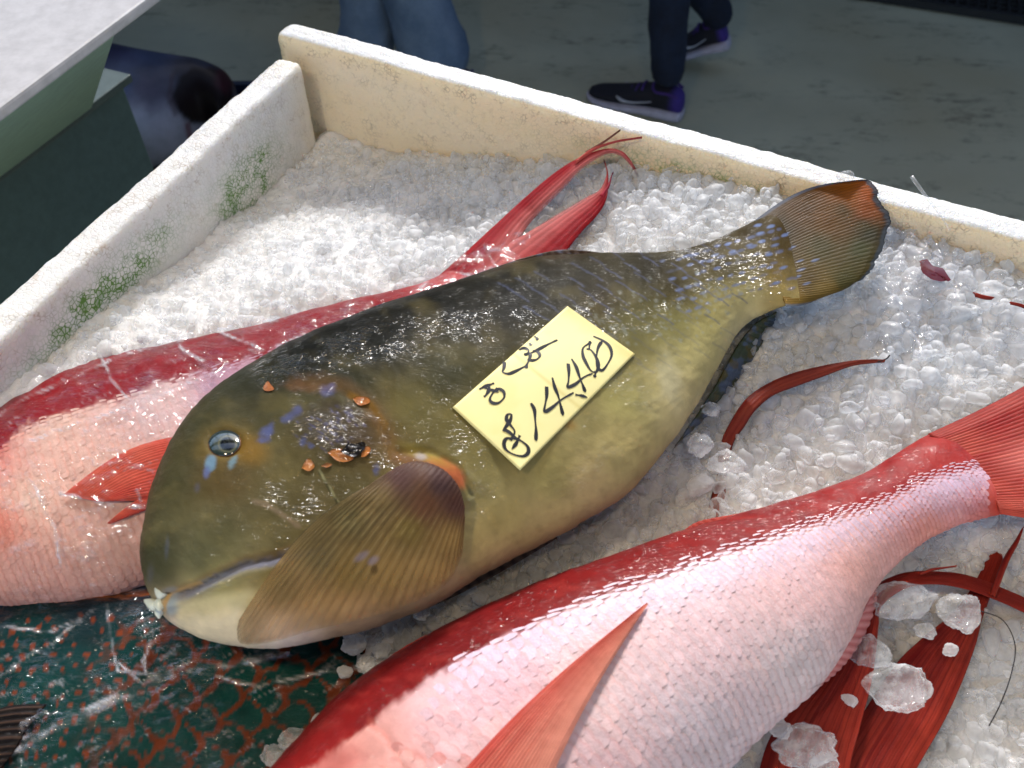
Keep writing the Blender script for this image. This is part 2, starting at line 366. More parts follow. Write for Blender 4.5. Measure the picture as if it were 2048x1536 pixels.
def stain_left(T, z, q):
    u = T; inside = q > .02
    al = np.exp(-((u-.13)/.045)**2)*np.exp(-((z+.020)/.028)**2)*1.5+np.exp(-((u-.335)/.075)**2)*np.exp(-((z-.010)/.018)**2)*1.5
    al = np.clip(al*inside, 0, 1)
    warmth = .10+.25*sst(.06, -.06, z)*inside+.3*sst(.05, 0, u)
    di = .45+.4*np.exp(-((z-.046)/.01)**2)*inside+.2*(~inside)
    return np.stack([al, np.clip(warmth, 0, 1), np.clip(di, 0, 1)], -1)
def stain_glow_back(T, z, q):
    inside = (q > .022)&(z < .058)
    al = np.exp(-((T-.50)/.11)**2)*np.exp(-((z-.030)/.014)**2)*.55*inside
    warmth = .04+inside*(.78+.2*vn(T*12, z*30, 3)); di = .32+inside*(.25+.5*np.exp(-((z-.05)/.006)**2)+.3*sst(.3, .6, T))  # inner face coloured yellow for light glowing through the foam
    return np.stack([np.clip(al, 0, 1), np.clip(warmth, 0, 1), np.clip(di, 0, 1)], -1)
fb = empty('foam_box', (.12, .35, -.14), 'big worn white foam box packed with crushed ice and fish, green algae inside', 'foam box')
foam_wall('back_wall', B0, bdir, bn, .95, .032, .060, -.15, fb, stain_glow_back, .007, 320)
foam_wall('side_wall', L0, ldir, ln_, .95, .031, .050, -.15, fb, stain_left, .006, 320)
R0 = B0+bdir*.93
foam_wall('side_wall', R0+bn*.0345, ldir, -ln_, .92, .032, .052, -.15, fb, stain_glow_back, .006, 120)
foam_wall('front_wall', L0+ldir*.955, bdir, -bn, .86, .032, .052, -.15, fb, stain_glow_back, .006, 120)
# bottom slab
a_, b_ = L0+ln_*.01, R0-ln_*.0; q4 = [L0+ln_*.005+bn*.02, R0+bn*.04-ln_*.01, R0+bn*.04+ldir*.9-ln_*.01, L0+ln_*.005+ldir*.93]
Vb = np.array([(p[0], p[1], z) for z in (-.175, -.152) for p in q4]); 
mobj('base_slab', Vb, [(0, 1, 2, 3), (4, 7, 6, 5), (0, 4, 5, 1), (1, 5, 6, 2), (2, 6, 7, 3), (3, 7, 4, 0)], MAT['foam'], fb, np.tile([[0, .3, .4]], (8, 1)), smooth=False)

# ------------------------------------------------------------------ ice surface
IC = [(650, 262, -.060), (560, 400, -.050), (430, 470, -.030), (190, 690, 0.0), (0, 800, .010), (600, 560, -.005), (900, 440, -.035), (1100, 335, -.028),
      (1300, 350, -.004), (1500, 372, .008), (1800, 520, .026), (2040, 560, .034), (1650, 500, .026), (1600, 700, .004), (1400, 900, -.008), (1300, 1050, -.020), (1000, 1180, -.014),
      (850, 1290, -.018), (1900, 700, .020), (1900, 950, .0), (1900, 1200, -.034), (1950, 1500, -.055), (1750, 1350, -.05), (1700, 1500, -.058), (300, 1400, -.06), (300, 1000, -.05), (700, 700, -.02), (1000, 700, -.03), (1100, 480, -.012), (2200, 1000, 0)]
ip = [at(u, v, z) for u, v, z in IC if not (v < 410 and u > 600)]  # the line on the wall takes over at the back
for u, v in ((655, 264), (740, 300), (900, 314), (1040, 322), (1150, 326), (1240, 332), (1330, 340), (1420, 348), (1550, 378), (1700, 416), (1850, 462), (1960, 508)):   # ice line on the back wall
    r_ = ray(u, v); q_ = B0+bn*.034; t_ = ((q_-CO)@bn)/(r_@bn); ip += [CO+r_*t_, CO+r_*t_+bn*.02]
ip = np.array(ip)
def ice_z(x, y):
    W = 0; A = 0
    for p in ip:
        w_ = 1/((x-p[0])**2+(y-p[1])**2+.0012)**1.6; W = W+w_; A = A+w_*p[2]
    return A/W
def in_box(x, y, mrg=0.0):
    P = np.stack([x, y], -1)
    a = (P-(B0[:2]))@bn[:2]-.032; b = (P-L0[:2])@ln_[:2]-.031
    c = (R0[:2]-P)@ln_[:2]-.03; d = (L0[:2]+ldir[:2]*.93-P)@ldir[:2]
    return (a > mrg)&(b > mrg)&(c > mrg)&(d > mrg)
n1, n2 = 300, 300
sA = np.linspace(.026, .93, n1); tA = np.linspace(-.02, .93, n2)
A2, T2 = np.meshgrid(sA, tA, indexing='ij')
P = (L0+ln_*.0)+bdir*0; C0 = L0
bx = C0[0]+ln_[0]*A2*.93+ldir[0]*T2; by = C0[1]+ln_[1]*A2*.93+ldir[1]*T2
Z = ice_z(bx, by)-.0030+.004*sst(.0, -.2, bx)+(fbm(bx*60, by*60, 2)-.5)*.010+(vn(bx*170, by*170, 5)-.5)*.005
ok = in_box(bx, by, -.006)
idx = gridf(n1, n2); idx = idx[ok.ravel()[idx].all(1)]
BEDP = np.stack([bx, by, Z], -1)
used = np.unique(idx); remap = np.full(n1*n2, -1); remap[used] = np.arange(len(used))
BEDV = BEDP.reshape(-1, 3)[used]; BEDF = remap[idx]
bed = mobj('ice_bed', BEDV, BEDF, MAT['bed']); tag(bed, kind='structure')
T_BED = bvh(BEDV, BEDF)

# ================================================================== FISH BODIES
def loft(st, ns, nr, q=1.08):
    D = spl(st, ns); Tp, Bp, z, b = D[:, :2], D[:, 2:4], D[:, 4], D[:, 5]
    pt, pb = at(Tp[:, 0], Tp[:, 1], z), at(Bp[:, 0], Bp[:, 1], z)
    e = pt-pb; a = np.linalg.norm(e, axis=1)/2; e /= np.maximum(2*a[:, None], 1e-9); C = (pt+pb)/2
    ph = np.linspace(0, 2*math.pi, nr, endpoint=False); c, s = np.cos(ph), np.sin(ph); s = np.sign(s)*np.abs(s)**q
    d2 = Tp-Bp; Ln = np.linalg.norm(d2, axis=1); d2 = d2/np.maximum(Ln[:, None], 1e-9)
    for it in range(6):
        R = C[:, None]+e[:, None]*(a[:, None]*c)[..., None]; R[..., 2] += b[:, None]*s
        u, v = pix(R); t = (u-Bp[:, :1])*d2[:, :1]+(v-Bp[:, 1:2])*d2[:, 1:2]
        hi, lo = t.max(1), t.min(1); sc = np.clip(Ln/np.maximum(hi-lo, 1e-6), .3, 1.6); 
        mp_ = 2*a/np.maximum(Ln, 1e-6)                        # metres per pixel
        C = C-e*(((hi+lo)/2-Ln/2)*mp_)[:, None]; a = np.maximum(a*sc, .0008)
    R = C[:, None]+e[:, None]*(a[:, None]*c)[..., None]; R[..., 2] += b[:, None]*s
    return R
def body(name, R, mat, parent, paint, relief=None):
    N = gnorm(R, True); out = R-R.mean(1, keepdims=True)
    if (N*out).sum() < 0: N = -N
    u, v = pix(R)
    if relief is not None: R = R+N*relief(u, v, R)[..., None]
    n, m_ = R.shape[:2]
    Fc = [tuple(f) for f in gridf(n, m_, True)]+[tuple(range(m_)), tuple((n-1)*m_+k for k in range(m_-1, -1, -1))]
    if ((np.cross(R[1, 0]-R[0, 0], R[0, 1]-R[0, 0]))@out[0, 0]) < 0: Fc = [f[::-1] for f in Fc]
    pc_ = paint(u, v); pc_ = pc_ if pc_.shape[-1] == 4 else np.concatenate([pc_, np.full(u.shape+(1,), .45)], -1)
    o = mobj(name, R, Fc, mat, parent, pc_)
    return o, R, N, Fc

# ---- olive fish in the middle
hero = empty('olive_fish', at(900, 900, -.01), 'large olive and yellow fish with protruding teeth lying on ice under a price tag', 'fish')
HS = [(306, 1186, 312, 1212, .052, .006), (296, 1163, 322, 1232, .053, .017), (287, 1120, 345, 1250, .054, .027), (288, 1060, 385, 1272, .055, .037), (308, 965, 455, 1292, .055, .046),
      (343, 880, 530, 1298, .054, .052), (400, 800, 620, 1286, .052, .056), (470, 745, 720, 1263, .050, .058), (560, 692, 812, 1233, .048, .060), (650, 652, 895, 1195, .046, .061),
      (750, 616, 985, 1140, .044, .060), (850, 583, 1080, 1092, .042, .058), (950, 550, 1175, 1040, .040, .055), (1050, 522, 1262, 985, .038, .051), (1150, 513, 1332, 905, .038, .046),
      (1230, 513, 1386, 828, .038, .041), (1300, 513, 1426, 762, .039, .036), (1360, 503, 1455, 710, .041, .032), (1410, 486, 1480, 668, .043, .028), (1455, 466, 1508, 640, .048, .024),
      (1495, 448, 1540, 624, .054, .020), (1530, 430, 1572, 612, .059, .014), (1560, 418, 1600, 606, .061, .006)]
HP = [(300, 1100, (62, 66, 42)), (330, 960, (70, 68, 36)), (330, 1140, (66, 74, 50)), (400, 830, (66, 66, 40)), (480, 760, (52, 56, 40)), (600, 680, (34, 38, 34)), (700, 640, (26, 30, 28)), (850, 600, (26, 28, 26)),
      (1000, 560, (50, 50, 42)), (1150, 535, (62, 56, 34)), (1300, 530, (50, 42, 22)), (1400, 510, (56, 46, 22)), (1500, 470, (62, 48, 20)), (1580, 480, (78, 62, 26)), (1560, 540, (92, 76, 34)),
      (450, 960, (96, 78, 36)), (450, 1060, (86, 84, 50)), (400, 1120, (78, 84, 56)), (560, 1000, (100, 90, 50)), (560, 1100, (102, 92, 50)), (620, 900, (92, 82, 42)), (600, 800, (78, 76, 42)), (500, 830, (80, 76, 44)),
      (700, 760, (52, 54, 34)), (780, 700, (34, 38, 30)), (750, 860, (108, 82, 36)), (720, 1000, (96, 88, 50)), (820, 820, (112, 102, 44)), (900, 740, (62, 62, 36)), (1000, 650, (46, 42, 26)), (1050, 600, (50, 44, 26)),
      (1200, 600, (66, 52, 26)), (1250, 660, (112, 106, 54)), (1350, 580, (72, 60, 28)), (1350, 650, (128, 122, 56)), (1450, 540, (76, 62, 28)), (1470, 600, (170, 156, 76)), (1400, 700, (186, 172, 96)), (1350, 790, (196, 178, 110)),
      (1420, 640, (164, 152, 66)), (1250, 800, (150, 140, 62)), (1250, 900, (176, 156, 82)), (1150, 830, (132, 120, 60)), (1100, 950, (140, 126, 54)), (1000, 900, (118, 108, 52)), (950, 980, (132, 120, 58)), (950, 860, (120, 108, 46)),
      (1180, 980, (182, 152, 86)), (1100, 1040, (180, 152, 78)), (1000, 1050, (160, 138, 58)), (1000, 1110, (186, 152, 84)), (900, 1160, (188, 152, 92)), (950, 1090, (168, 142, 62)), (880, 1080, (160, 136, 72)), (850, 1210, (190, 150, 100)),
      (400, 1190, (196, 186, 116)), (440, 1175, (180, 176, 92)), (350, 1230, (224, 196, 160)), (430, 1250, (226, 196, 160)), (520, 1280, (218, 182, 148)), (560, 1160, (172, 156, 82)), (620, 1250, (214, 176, 128)), (520, 1200, (190, 170, 104)), (720, 1240, (196, 158, 110)),
      (1540, 600, (200, 180, 96)), (1500, 620, (214, 196, 130)), (1480, 650, (214, 198, 136)), (1000, 760, (84, 78, 38)), (1150, 700, (90, 84, 42))]
TAILP = [(1560, 470, (70, 54, 22)), (1650, 440, (110, 72, 20)), (1700, 392, (168, 96, 32)), (1735, 392, (186, 96, 40)), (1735, 425, (150, 80, 32)), (1690, 430, (96, 70, 30)), (1730, 455, (78, 66, 32)), (1640, 500, (84, 74, 34)), (1720, 500, (76, 76, 38)), (1620, 560, (98, 78, 34)), (1690, 560, (90, 84, 44)), (1580, 600, (150, 118, 50)), (1650, 580, (130, 106, 50)), (1740, 470, (56, 54, 28)), (1600, 420, (96, 64, 20))]
def hero_paint(u, v):
    p = Paint(u, v); p.idw(HP, 3.6, 12, 1500)
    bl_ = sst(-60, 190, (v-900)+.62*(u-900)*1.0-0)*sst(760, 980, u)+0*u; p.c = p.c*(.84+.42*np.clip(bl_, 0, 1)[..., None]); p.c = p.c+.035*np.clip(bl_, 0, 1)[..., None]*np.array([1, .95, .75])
    dd_ = seg(u, v, [(470, 790), (600, 700), (750, 650), (850, 622), (1000, 590), (1150, 560), (1300, 535)]); p.put((1-sst(20, 105, dd_+(fbm(u/30, v/30, 6)-.5)*50))*.78*sst(430, 620, u)*(1-.5*sst(1000, 1250, u)), (16, 18, 17))
    f1 = fbm(u/22, v/22, 31); p.put(sst(.55, .8, f1)*.14, (70, 62, 36)); p.put(sst(.5, .8, fbm(u/70, v/45, 44))*.16, (150, 134, 70))
    # belly/back boundary of the lip, blue lip line
    ln1 = [(352, 1196), (387, 1184), (444, 1153), (492, 1133), (549, 1124), (580, 1112), (640, 1100)]
    up = [(u0, v0-14) for u0, v0 in ln1]
    p.line(up, 9, (122, 92, 52), .55, .6, 4)
    p.line(ln1, 9.5, (96, 106, 146), .75, .8, 12); p.line([(q0, q1+13) for q0, q1 in ln1[1:]], 3.5, (150, 140, 84), .6, .8, 5); p.line([(q0, q1-7) for q0, q1 in ln1], 2.2, (62, 52, 34), .6, .7, 4)
    p.line([(330, 1193), (360, 1180), (400, 1166)], 4, (182, 140, 70), .7, .6)
    p.ell(347, 1212, 13, 20, 20, (150, 172, 182), .8, .5, .5); p.ell(332, 1206, 6, 18, 8, (206, 158, 84), .9, .5, .3)
    p.line([(316, 1194), (334, 1188)], 3.5, (30, 24, 18), .9)
    p.ell(340, 1180, 14, 6, -10, (120, 132, 150), .5, .6, .5); p.ell(333, 1095, 4, 22, 5, (86, 100, 130), .35, .6); p.ell(300, 1150, 6, 20, 5, (90, 96, 110), .4, .8)
    p.put(sst(1222, 1262, v+.10*(u-330)+(fbm(u/30, v/30, 2)-.5)*30)*sst(318, 345, u)*(1-sst(560, 680, u))*.85, (255, 236, 214)); p.put(.6*sst(1190, 1215, v+.12*(u-330))*sst(345, 365, u)*(1-sst(480, 600, u)), (232, 220, 160))
    g_ = p.c.mean(-1, keepdims=True); p.c = p.c*.74+g_*.26*np.array([1.08, 1, .80])
    # around the eye
    p.ell(450, 886, 52, 38, -15, (118, 98, 48), .6, .6, .4); p.ell(500, 900, 34, 26, 20, (130, 96, 34), .6, .7)
    p.ell(421, 926, 11, 17, 12, (104, 134, 156), .95, .3, .3); p.ell(413, 944, 6, 12, 12, (92, 104, 150), .8, .5); p.ell(466, 922, 6, 15, 28, (112, 140, 152), .85, .4, .4)
    p.ell(394, 975, 5, 9, 10, (84, 86, 110), .4, .6)
    for x, y, a, b, g in ((532, 864, 13, 9, -20), (527, 880, 12, 5, -8), (578, 836, 15, 8, -30), (594, 822, 9, 10, 10), (654, 783, 13, 10, 0), (664, 772, 6, 6, 0), (606, 884, 6, 10, 20), (622, 892, 6, 4, 0), (682, 880, 6, 5, 0), (752, 940, 6, 10, 15), (700, 832, 5, 12, -50), (690, 858, 4, 4, 0), (540, 860, 5, 14, 20)):
        p.ell(x, y, a, b, g, (80, 88, 130), .8, .5, .8)
    m1 = p.ell(672, 856, 78, 52, 12, (58, 50, 44), .62, .4, .6)
    for k in range(46):
        x = 672+rng.normal()*38; y = 852+rng.normal()*24; p.ell(x, y, 3+3*rng.random(), 2.2, 20, (74, 76, 118), .5, .5)
    p.line([(590, 765), (650, 760), (700, 775), (740, 810), (775, 870), (790, 920)], 14, (118, 80, 40), .28, .8, 10)
    p.ell(620, 775, 42, 10, 5, (132, 92, 64), .3, .8, .8)
    p.line([(700, 790), (740, 806), (770, 850)], 6, (128, 92, 30), .5, .7, 4)
    # pectoral root: red scar and folds
    p.ell(890, 948, 44, 25, 33, (176, 92, 60), .95, .25, .25); p.ell(905, 962, 24, 12, 35, (190, 110, 70), .5, .5); p.ell(845, 930, 50, 20, 15, (140, 84, 56), .5, .7)
    p.ell(855, 915, 46, 12, 25, (168, 150, 64), .5, .8)
    p.ell(841, 914, 11, 9, 0, (168, 160, 160), .8, .4)
    p.line([(508, 1003), (530, 1008), (560, 1026), (597, 1052)], 5, (150, 130, 112), .4, .6, 4)
    p.line([(637, 942), (662, 985), (686, 1023)], 1.7, (56, 56, 38), .8); p.line([(640, 942), (665, 985), (689, 1023)], 1.5, (160, 160, 120), .6)
    # pale bruise on the belly
    p.ell(1340, 760, 20, 50, -10, (206, 198, 160), .6, .6, .7); p.ell(1160, 870, 30, 22, 40, (160, 146, 96), .5, .6, .8); p.ell(1140, 850, 14, 10, 40, (150, 110, 50), .5, .6, .8)
    # slanted scale marks on the flank, in offset rows
    for r in range(9):
        for c in range(16):
            x = 1010+c*37+r*26+(r % 2)*6; y = 574-c*10.5+r*23+rng.normal()*2
            if x < 1480 and y < 740 and 1 < 2:
                f = rng.random()
                if (x-1000)*-.62+700+40 < y and x < 1150: continue
                if f > .15: p.line([(x-15, y-9), (x+4, y+1), (x+15, y+10)], 1.7, (84, 92, 122), (.5 if y < 640 else .25)*(.5+.5*f), .6, 1.5)
    for r in range(6):                                        # pale blue dashes in rows towards the tail
        for c in range(15):
            x = 1330+c*21+rng.normal()*3+r*9; y = 523-c*5.2-(c**2)*.10+r*19+rng.normal()*2
            if x > 1560: continue
            p.ell(x, y, 5+5*rng.random(), 3.0, -16, (108, 124, 168), .7*rng.random()**.5, .45, .6)
    for x, y in ((490, 355), (565, 362), (505, 400), (515, 448), (650, 410), (690, 488), (620, 508), (735, 568), (820, 565), (555, 525), (640, 600), (720, 660), (680, 665), (690, 722), (315, 462), (340, 507), (240, 528), (440, 470), (600, 690), (560, 600)):
        p.ell(1348+x*.3418, 330+y*.3418, 7.5, 2.8, -18, (112, 130, 172), .7, .5, .6)
    for k in range(150):
        t = rng.random(); x = 1150+t*330+rng.normal()*30; y = 690-t*110+rng.normal()*34; r_ = 1.6+2.6*rng.random()
        p.ell(x, y, r_, r_, 0, (150, 156, 150), .35, .4)
    tq = Paint(u, v); tq.idw(TAILP, 3, 10); kt = sst(1505, 1562, u+(v-520)*.15)[..., None]*.45; p.c = p.c*(1-kt)+tq.c*kt
    for x, y in ((490, 355), (565, 362), (505, 400), (515, 448), (650, 410), (555, 525), (640, 600), (600, 690), (560, 600), (590, 470)): p.ell(1348+x*.3418, 330+y*.3418, 7.5, 2.8, -18, (112, 130, 172), .7, .5, .6)
    wet = np.zeros_like(u)                                   # where water stands on the skin
    for pts, wd in (([(540, 745), (640, 715), (760, 690), (900, 662), (1010, 650), (1060, 660)], 34), ([(1380, 510), (1440, 485), (1500, 500)], 34), ([(1420, 560), (1500, 530), (1545, 560)], 40), ([(1180, 640), (1300, 700), (1340, 640)], 42),
                    ([(600, 790), (680, 800), (750, 860), (775, 930)], 22), ([(560, 985), (610, 1010)], 30), ([(930, 880), (960, 940), (940, 1000)], 34), ([(1230, 760), (1290, 800)], 26), ([(400, 1180), (450, 1160)], 16), ([(1160, 960), (1220, 900)], 22), ([(620, 860), (700, 850)], 34)):
        wet = np.maximum(wet, 1-sst(wd*.5, wd*1.5, seg(u, v, pts)))
    return np.concatenate([p.c, np.clip(wet, .04, 1)[..., None]], -1)
def hero_rel(u, v, R):
    h = (fbm(u/40, v/40, 7)-.5)*.0016+(fbm(u/9, v/9, 8)-.5)*.0005
    d = seg(u, v, [(690, 790), (745, 822), (775, 880), (776, 940), (748, 1000), (700, 1040)]); h -= .0007*np.exp(-(d/7)**2)   # gill cover edge
    r = np.hypot((u-672)/80, (v-856)/55); h += .0012*np.exp(-r**2*1.2)*(1+1.2*(fbm(u/5, v/5, 3)-.5))
    h -= .0035*np.exp(-(np.hypot((u-450)/40, (v-886)/30))**4)+0                     # eye socket
    h += .0008*np.exp(-((np.hypot((u-450)/42, (v-886)/32)-1)*5)**2)
    d = seg(u, v, [(316, 1196), (360, 1188), (420, 1163), (492, 1128), (560, 1112)]); h -= .0022*np.exp(-(d/5)**2)
    d = seg(u, v, [(340, 1208), (420, 1180), (492, 1148), (560, 1132)]); h += .002*np.exp(-(d/11)**2)
    h += .009*np.exp(-((u-860)/62)**2-((v-965)/42)**2)                              # shoulder of the pectoral fin
    h -= .0022*np.exp(-(seg(u, v, [(800, 905), (860, 905), (915, 935), (940, 985)])/7)**2)
    a, b = (u*.88-v*.47)/19, (u*.47+v*.88)/17
    sc = np.abs(((a+.5*(np.floor(b) % 2)) % 1)-.5)+np.abs((b % 1)-.5)*.6
    h += .00020*(1-sc*1.4)*sst(620, 1000, u)*(1-sst(1480, 1560, u))                    # soft scale relief
    return h
HR = loft(HS, 560, 300, 1.05)
ho, HR2, HN, HF = body('body', HR, MAT['hero'], hero, hero_paint, hero_rel)
T_HERO = bvh(HR2, HF)
# ------ fins are skins between two edges, rays run along them
def finskin(name, e1, e2, z, mat, parent, colf, n=60, m_=60, nray=20, th=.0012, ray_h=.0008, lift=None, trees=None, dz=0.0, ruf=0.0, cross=None):
    A = spl(e1, n); Bq = spl(e2, n); t = np.linspace(0, 1, m_)[None, :, None]
    UV = A[:, None]*(1-t)+Bq[:, None]*t; s = np.linspace(0, 1, n)[:, None]*np.ones((1, m_)); tt = np.ones((n, 1))*t[:, :, 0]
    if cross is not None: UV = UV+cross(s, tt)
    u, v = UV[..., 0], UV[..., 1]
    if trees: Pm = cast(trees, u, v, lift)
    else: Pm = at(u, v, z(s, tt) if callable(z) else np.full(u.shape, z))
    N = gnorm(Pm); 
    if N[..., 2].mean() < 0: N = -N
    r = np.abs(np.sin(tt*nray*math.pi)); wav = (fbm(s*5, tt*7, 21)-.5)*ruf
    edge = np.minimum(1, 12*np.minimum(np.minimum(tt, 1-tt), np.minimum(s+.05, 1-s)))
    top = Pm+N*((th*edge+ray_h*(r-.5)*edge+wav+dz)[..., None]); bot = Pm-N*((th*.5*edge-wav-dz)[..., None])
    C = colf(u, v, s, tt, r)
    Fa = gridf(n, m_); Fb = Fa[:, ::-1]+n*m_
    V = np.vstack([top.reshape(-1, 3), bot.reshape(-1, 3)]); C = C.reshape(n*m_, -1); C = np.vstack([C, C])
    bd = [k for k in range(m_)]+[i*m_+m_-1 for i in range(1, n)]+[(n-1)*m_+k for k in range(m_-2, -1, -1)]+[i*m_ for i in range(n-2, 0, -1)]
    sides = [(bd[k], bd[(k+1) % len(bd)], bd[(k+1) % len(bd)]+n*m_, bd[k]+n*m_) for k in range(len(bd))]
    return mobj(name, V, np.vstack([Fa, Fb, np.array(sides)]), mat, parent, C)
def mixc(a, b, t): t = np.clip(t, 0, 1)[..., None]; return lin(a)*(1-t)+lin(b)*t
def with_a(c, a): return np.concatenate([c, np.clip(a, 0, 1)[..., None]*np.ones(c.shape[:-1]+(1,))], -1)
# tail fin
def tail_col(u, v, s, t, r):
    p = Paint(u, v); p.idw(TAILP, 3, 10); p.c = p.c*.72
    k = sst(.5, .05, r)*sst(.1, .35, s); p.put(k*.35*fbm(t*30, s*6, 3)*1.6, (28, 26, 16))
    p.put(sst(.955, .98, s+.02*vn(t*40, s*0, 2))*.9, (74, 82, 92)); p.put(sst(.045, .015, t)*.9, (84, 92, 108)); p.put(sst(.965, .99, t)*.8, (96, 108, 124))
    p.put(sst(.935, .96, s+.015*vn(t*30, s*0, 7))*sst(.12, .3, t)*sst(.8, .6, t)*.5, (34, 36, 34))
    for x, y in ((490, 355), (565, 362), (650, 410), (690, 488), (620, 508), (735, 568), (820, 565), (640, 600), (720, 660), (690, 722), (775, 700), (660, 740), (600, 500), (740, 620)):
        p.ell(1348+x*.3418, 330+y*.3418, 8, 2.6, -18, (108, 126, 164), .6, .5, .6)
    return with_a(p.c, np.ones_like(u))
def tail_cross(s, t):
    d = .02*(vn(t*34, s*0, 6)-.5)*sst(.8, 1, s)+.012*(vn(t*90, s*0, 16)-.5)*sst(.9, 1, s)
    w_ = np.sin(t*math.pi)*sst(.2, 1, s)
    return np.stack([d*250+0*w_, d*60], -1)
# edges: across the tail (e1 = base line, e2 = trailing edge); rays run from e1 to e2
def fan(name, base, rim, z, mat, parent, colf, n=60, m_=60, **k):
    # n along the rays, m_ across
    Bs = spl(base, m_); Rm = spl(rim, m_); s = np.linspace(0, 1, n)
    e = [np.stack([Bs[:, 0]*(1-q)+Rm[:, 0]*q, Bs[:, 1]*(1-q)+Rm[:, 1]*q], -1) for q in s]
    UV = np.stack(e); 
    return UV
def fanskin(name, base, rim, z, mat, parent, colf, n=60, m_=90, nray=14, th=.0012, ray_h=.0009, trees=None, lift=0, cross=None, bow=None, ruf=0.0):
    Bs = spl(base, m_); Rm = spl(rim, m_); s = np.linspace(0, 1, n)[:, None]*np.ones((1, m_)); t = np.ones((n, 1))*np.linspace(0, 1, m_)[None]
    UV = Bs[None]*(1-s[..., None])+Rm[None]*s[..., None]
    if bow is not None: UV = UV+bow(s, t)
    if cross is not None: UV = UV+cross(s, t)
    u, v = UV[..., 0], UV[..., 1]
    if trees: Pm = cast(trees, u, v, 0.0)+(CO-cast(trees, u, v, 0.0))*0; D = CO-Pm; Pm = Pm+D/np.linalg.norm(D, axis=-1, keepdims=True)*(lift(s, t) if callable(lift) else lift)[..., None] if callable(lift) else Pm+D/np.linalg.norm(D, axis=-1, keepdims=True)*lift
    else: Pm = at(u, v, z(s, t) if callable(z) else np.full(u.shape, float(z)))
    N = gnorm(Pm); N = -N if N[..., 2].mean() < 0 else N
    r = np.abs(np.sin(t*nray*math.pi)); edge = np.minimum(1, 10*np.minimum(np.minimum(t, 1-t), 1-s))
    wav = (fbm(s*4, t*9, 21)-.5)*ruf
    top = Pm+N*((th*edge+ray_h*(r-.5)*edge+wav)[..., None]); bot = Pm-N*((th*.4*edge-wav)[..., None])
    C = colf(u, v, s, t, r).reshape(n*m_, -1); C = np.vstack([C, C]); V = np.vstack([top.reshape(-1, 3), bot.reshape(-1, 3)])
    Fa = gridf(n, m_); Fb = Fa[:, ::-1]+n*m_
    bd = [k for k in range(m_)]+[i*m_+m_-1 for i in range(1, n)]+[(n-1)*m_+k for k in range(m_-2, -1, -1)]+[i*m_ for i in range(n-2, 0, -1)]
    sides = [(bd[k], bd[(k+1) % len(bd)], bd[(k+1) % len(bd)]+n*m_, bd[k]+n*m_) for k in range(len(bd))]
    return mobj(name, V, np.vstack([Fa, Fb, np.array(sides)]), mat, parent, C)
fanskin('tail_fin', [(1500, 448), (1528, 500), (1550, 560), (1572, 612)],
        [(1700, 362), (1738, 360), (1754, 382), (1760, 405), (1779, 430), (1776, 462), (1757, 510), (1738, 545), (1700, 572), (1650, 590)],
        lambda s, t: .063+(.022-.030*t)*s, MAT['fin'], hero, tail_col, 110, 330, 44, .0013, .00022,
        cross=tail_cross, bow=lambda s, t: np.stack([0*s, -22*np.sin(s*math.pi)*(1-t)**2+8*np.sin(s*math.pi)*t**2], -1))
# anal fin
def anal_col(u, v, s, t, r):
    p = Paint(u, v); p.c[:] = lin((74, 82, 62)); f = fbm(u/16, v/16, 4); p.put(sst(.5, .62, f)*.8, (92, 106, 130)); p.put(sst(.55, .7, fbm(u/14, v/14, 12))*.6, (112, 96, 50))
    p.put(sst(.35, .1, r)*.4, (36, 44, 44)); p.put(sst(.93, .97, s), (110, 124, 160)); return with_a(p.c, np.ones_like(u))
fanskin('anal_fin', [(1552, 624), (1515, 645), (1480, 685), (1445, 745), (1405, 812), (1345, 898)], [(1556, 624), (1543, 655), (1515, 705), (1480, 755), (1432, 815), (1358, 882)],
        lambda s, t: .030-.02*s-.012*t, MAT['fin'], hero, anal_col, 26, 110, 22, .001, .0009, ruf=.002)
# dorsal fin laid flat along the back
def dors_col(u, v, s, t, r):
    p = Paint(u, v); p.c[:] = lin((40, 40, 36)); p.put(sst(900, 1080, u)*.7, (84, 62, 48)); p.put(sst(.5, .65, fbm(u/20, v/5, 4))*.6, (86, 98, 124)); p.put(sst(.3, .05, r)*.5, (20, 20, 20)); return with_a(p.c, np.ones_like(u))
fanskin('dorsal_fin', [(640, 664), (750, 624), (860, 589), (960, 556), (1060, 530), (1160, 522), (1255, 518)], [(650, 655), (752, 611), (862, 578), (965, 543), (1060, 512), (1140, 499), (1262, 514)],
        lambda s, t: .050-.004*t+.004*s, MAT['fin'], hero, dors_col, 16, 160, 34, .0014, .0010)
# belly fin edge showing below the belly
fanskin('belly_fin', [(850, 1206), (930, 1166), (1020, 1116), (1110, 1072)], [(858, 1216), (940, 1178), (1030, 1128), (1116, 1076)], lambda s, t: .004, MAT['fin'], hero,
        lambda u, v, s, t, r: with_a(mixc((96, 84, 80), (150, 130, 110), r), np.ones_like(u)), 10, 60, 12, .001, .0005)
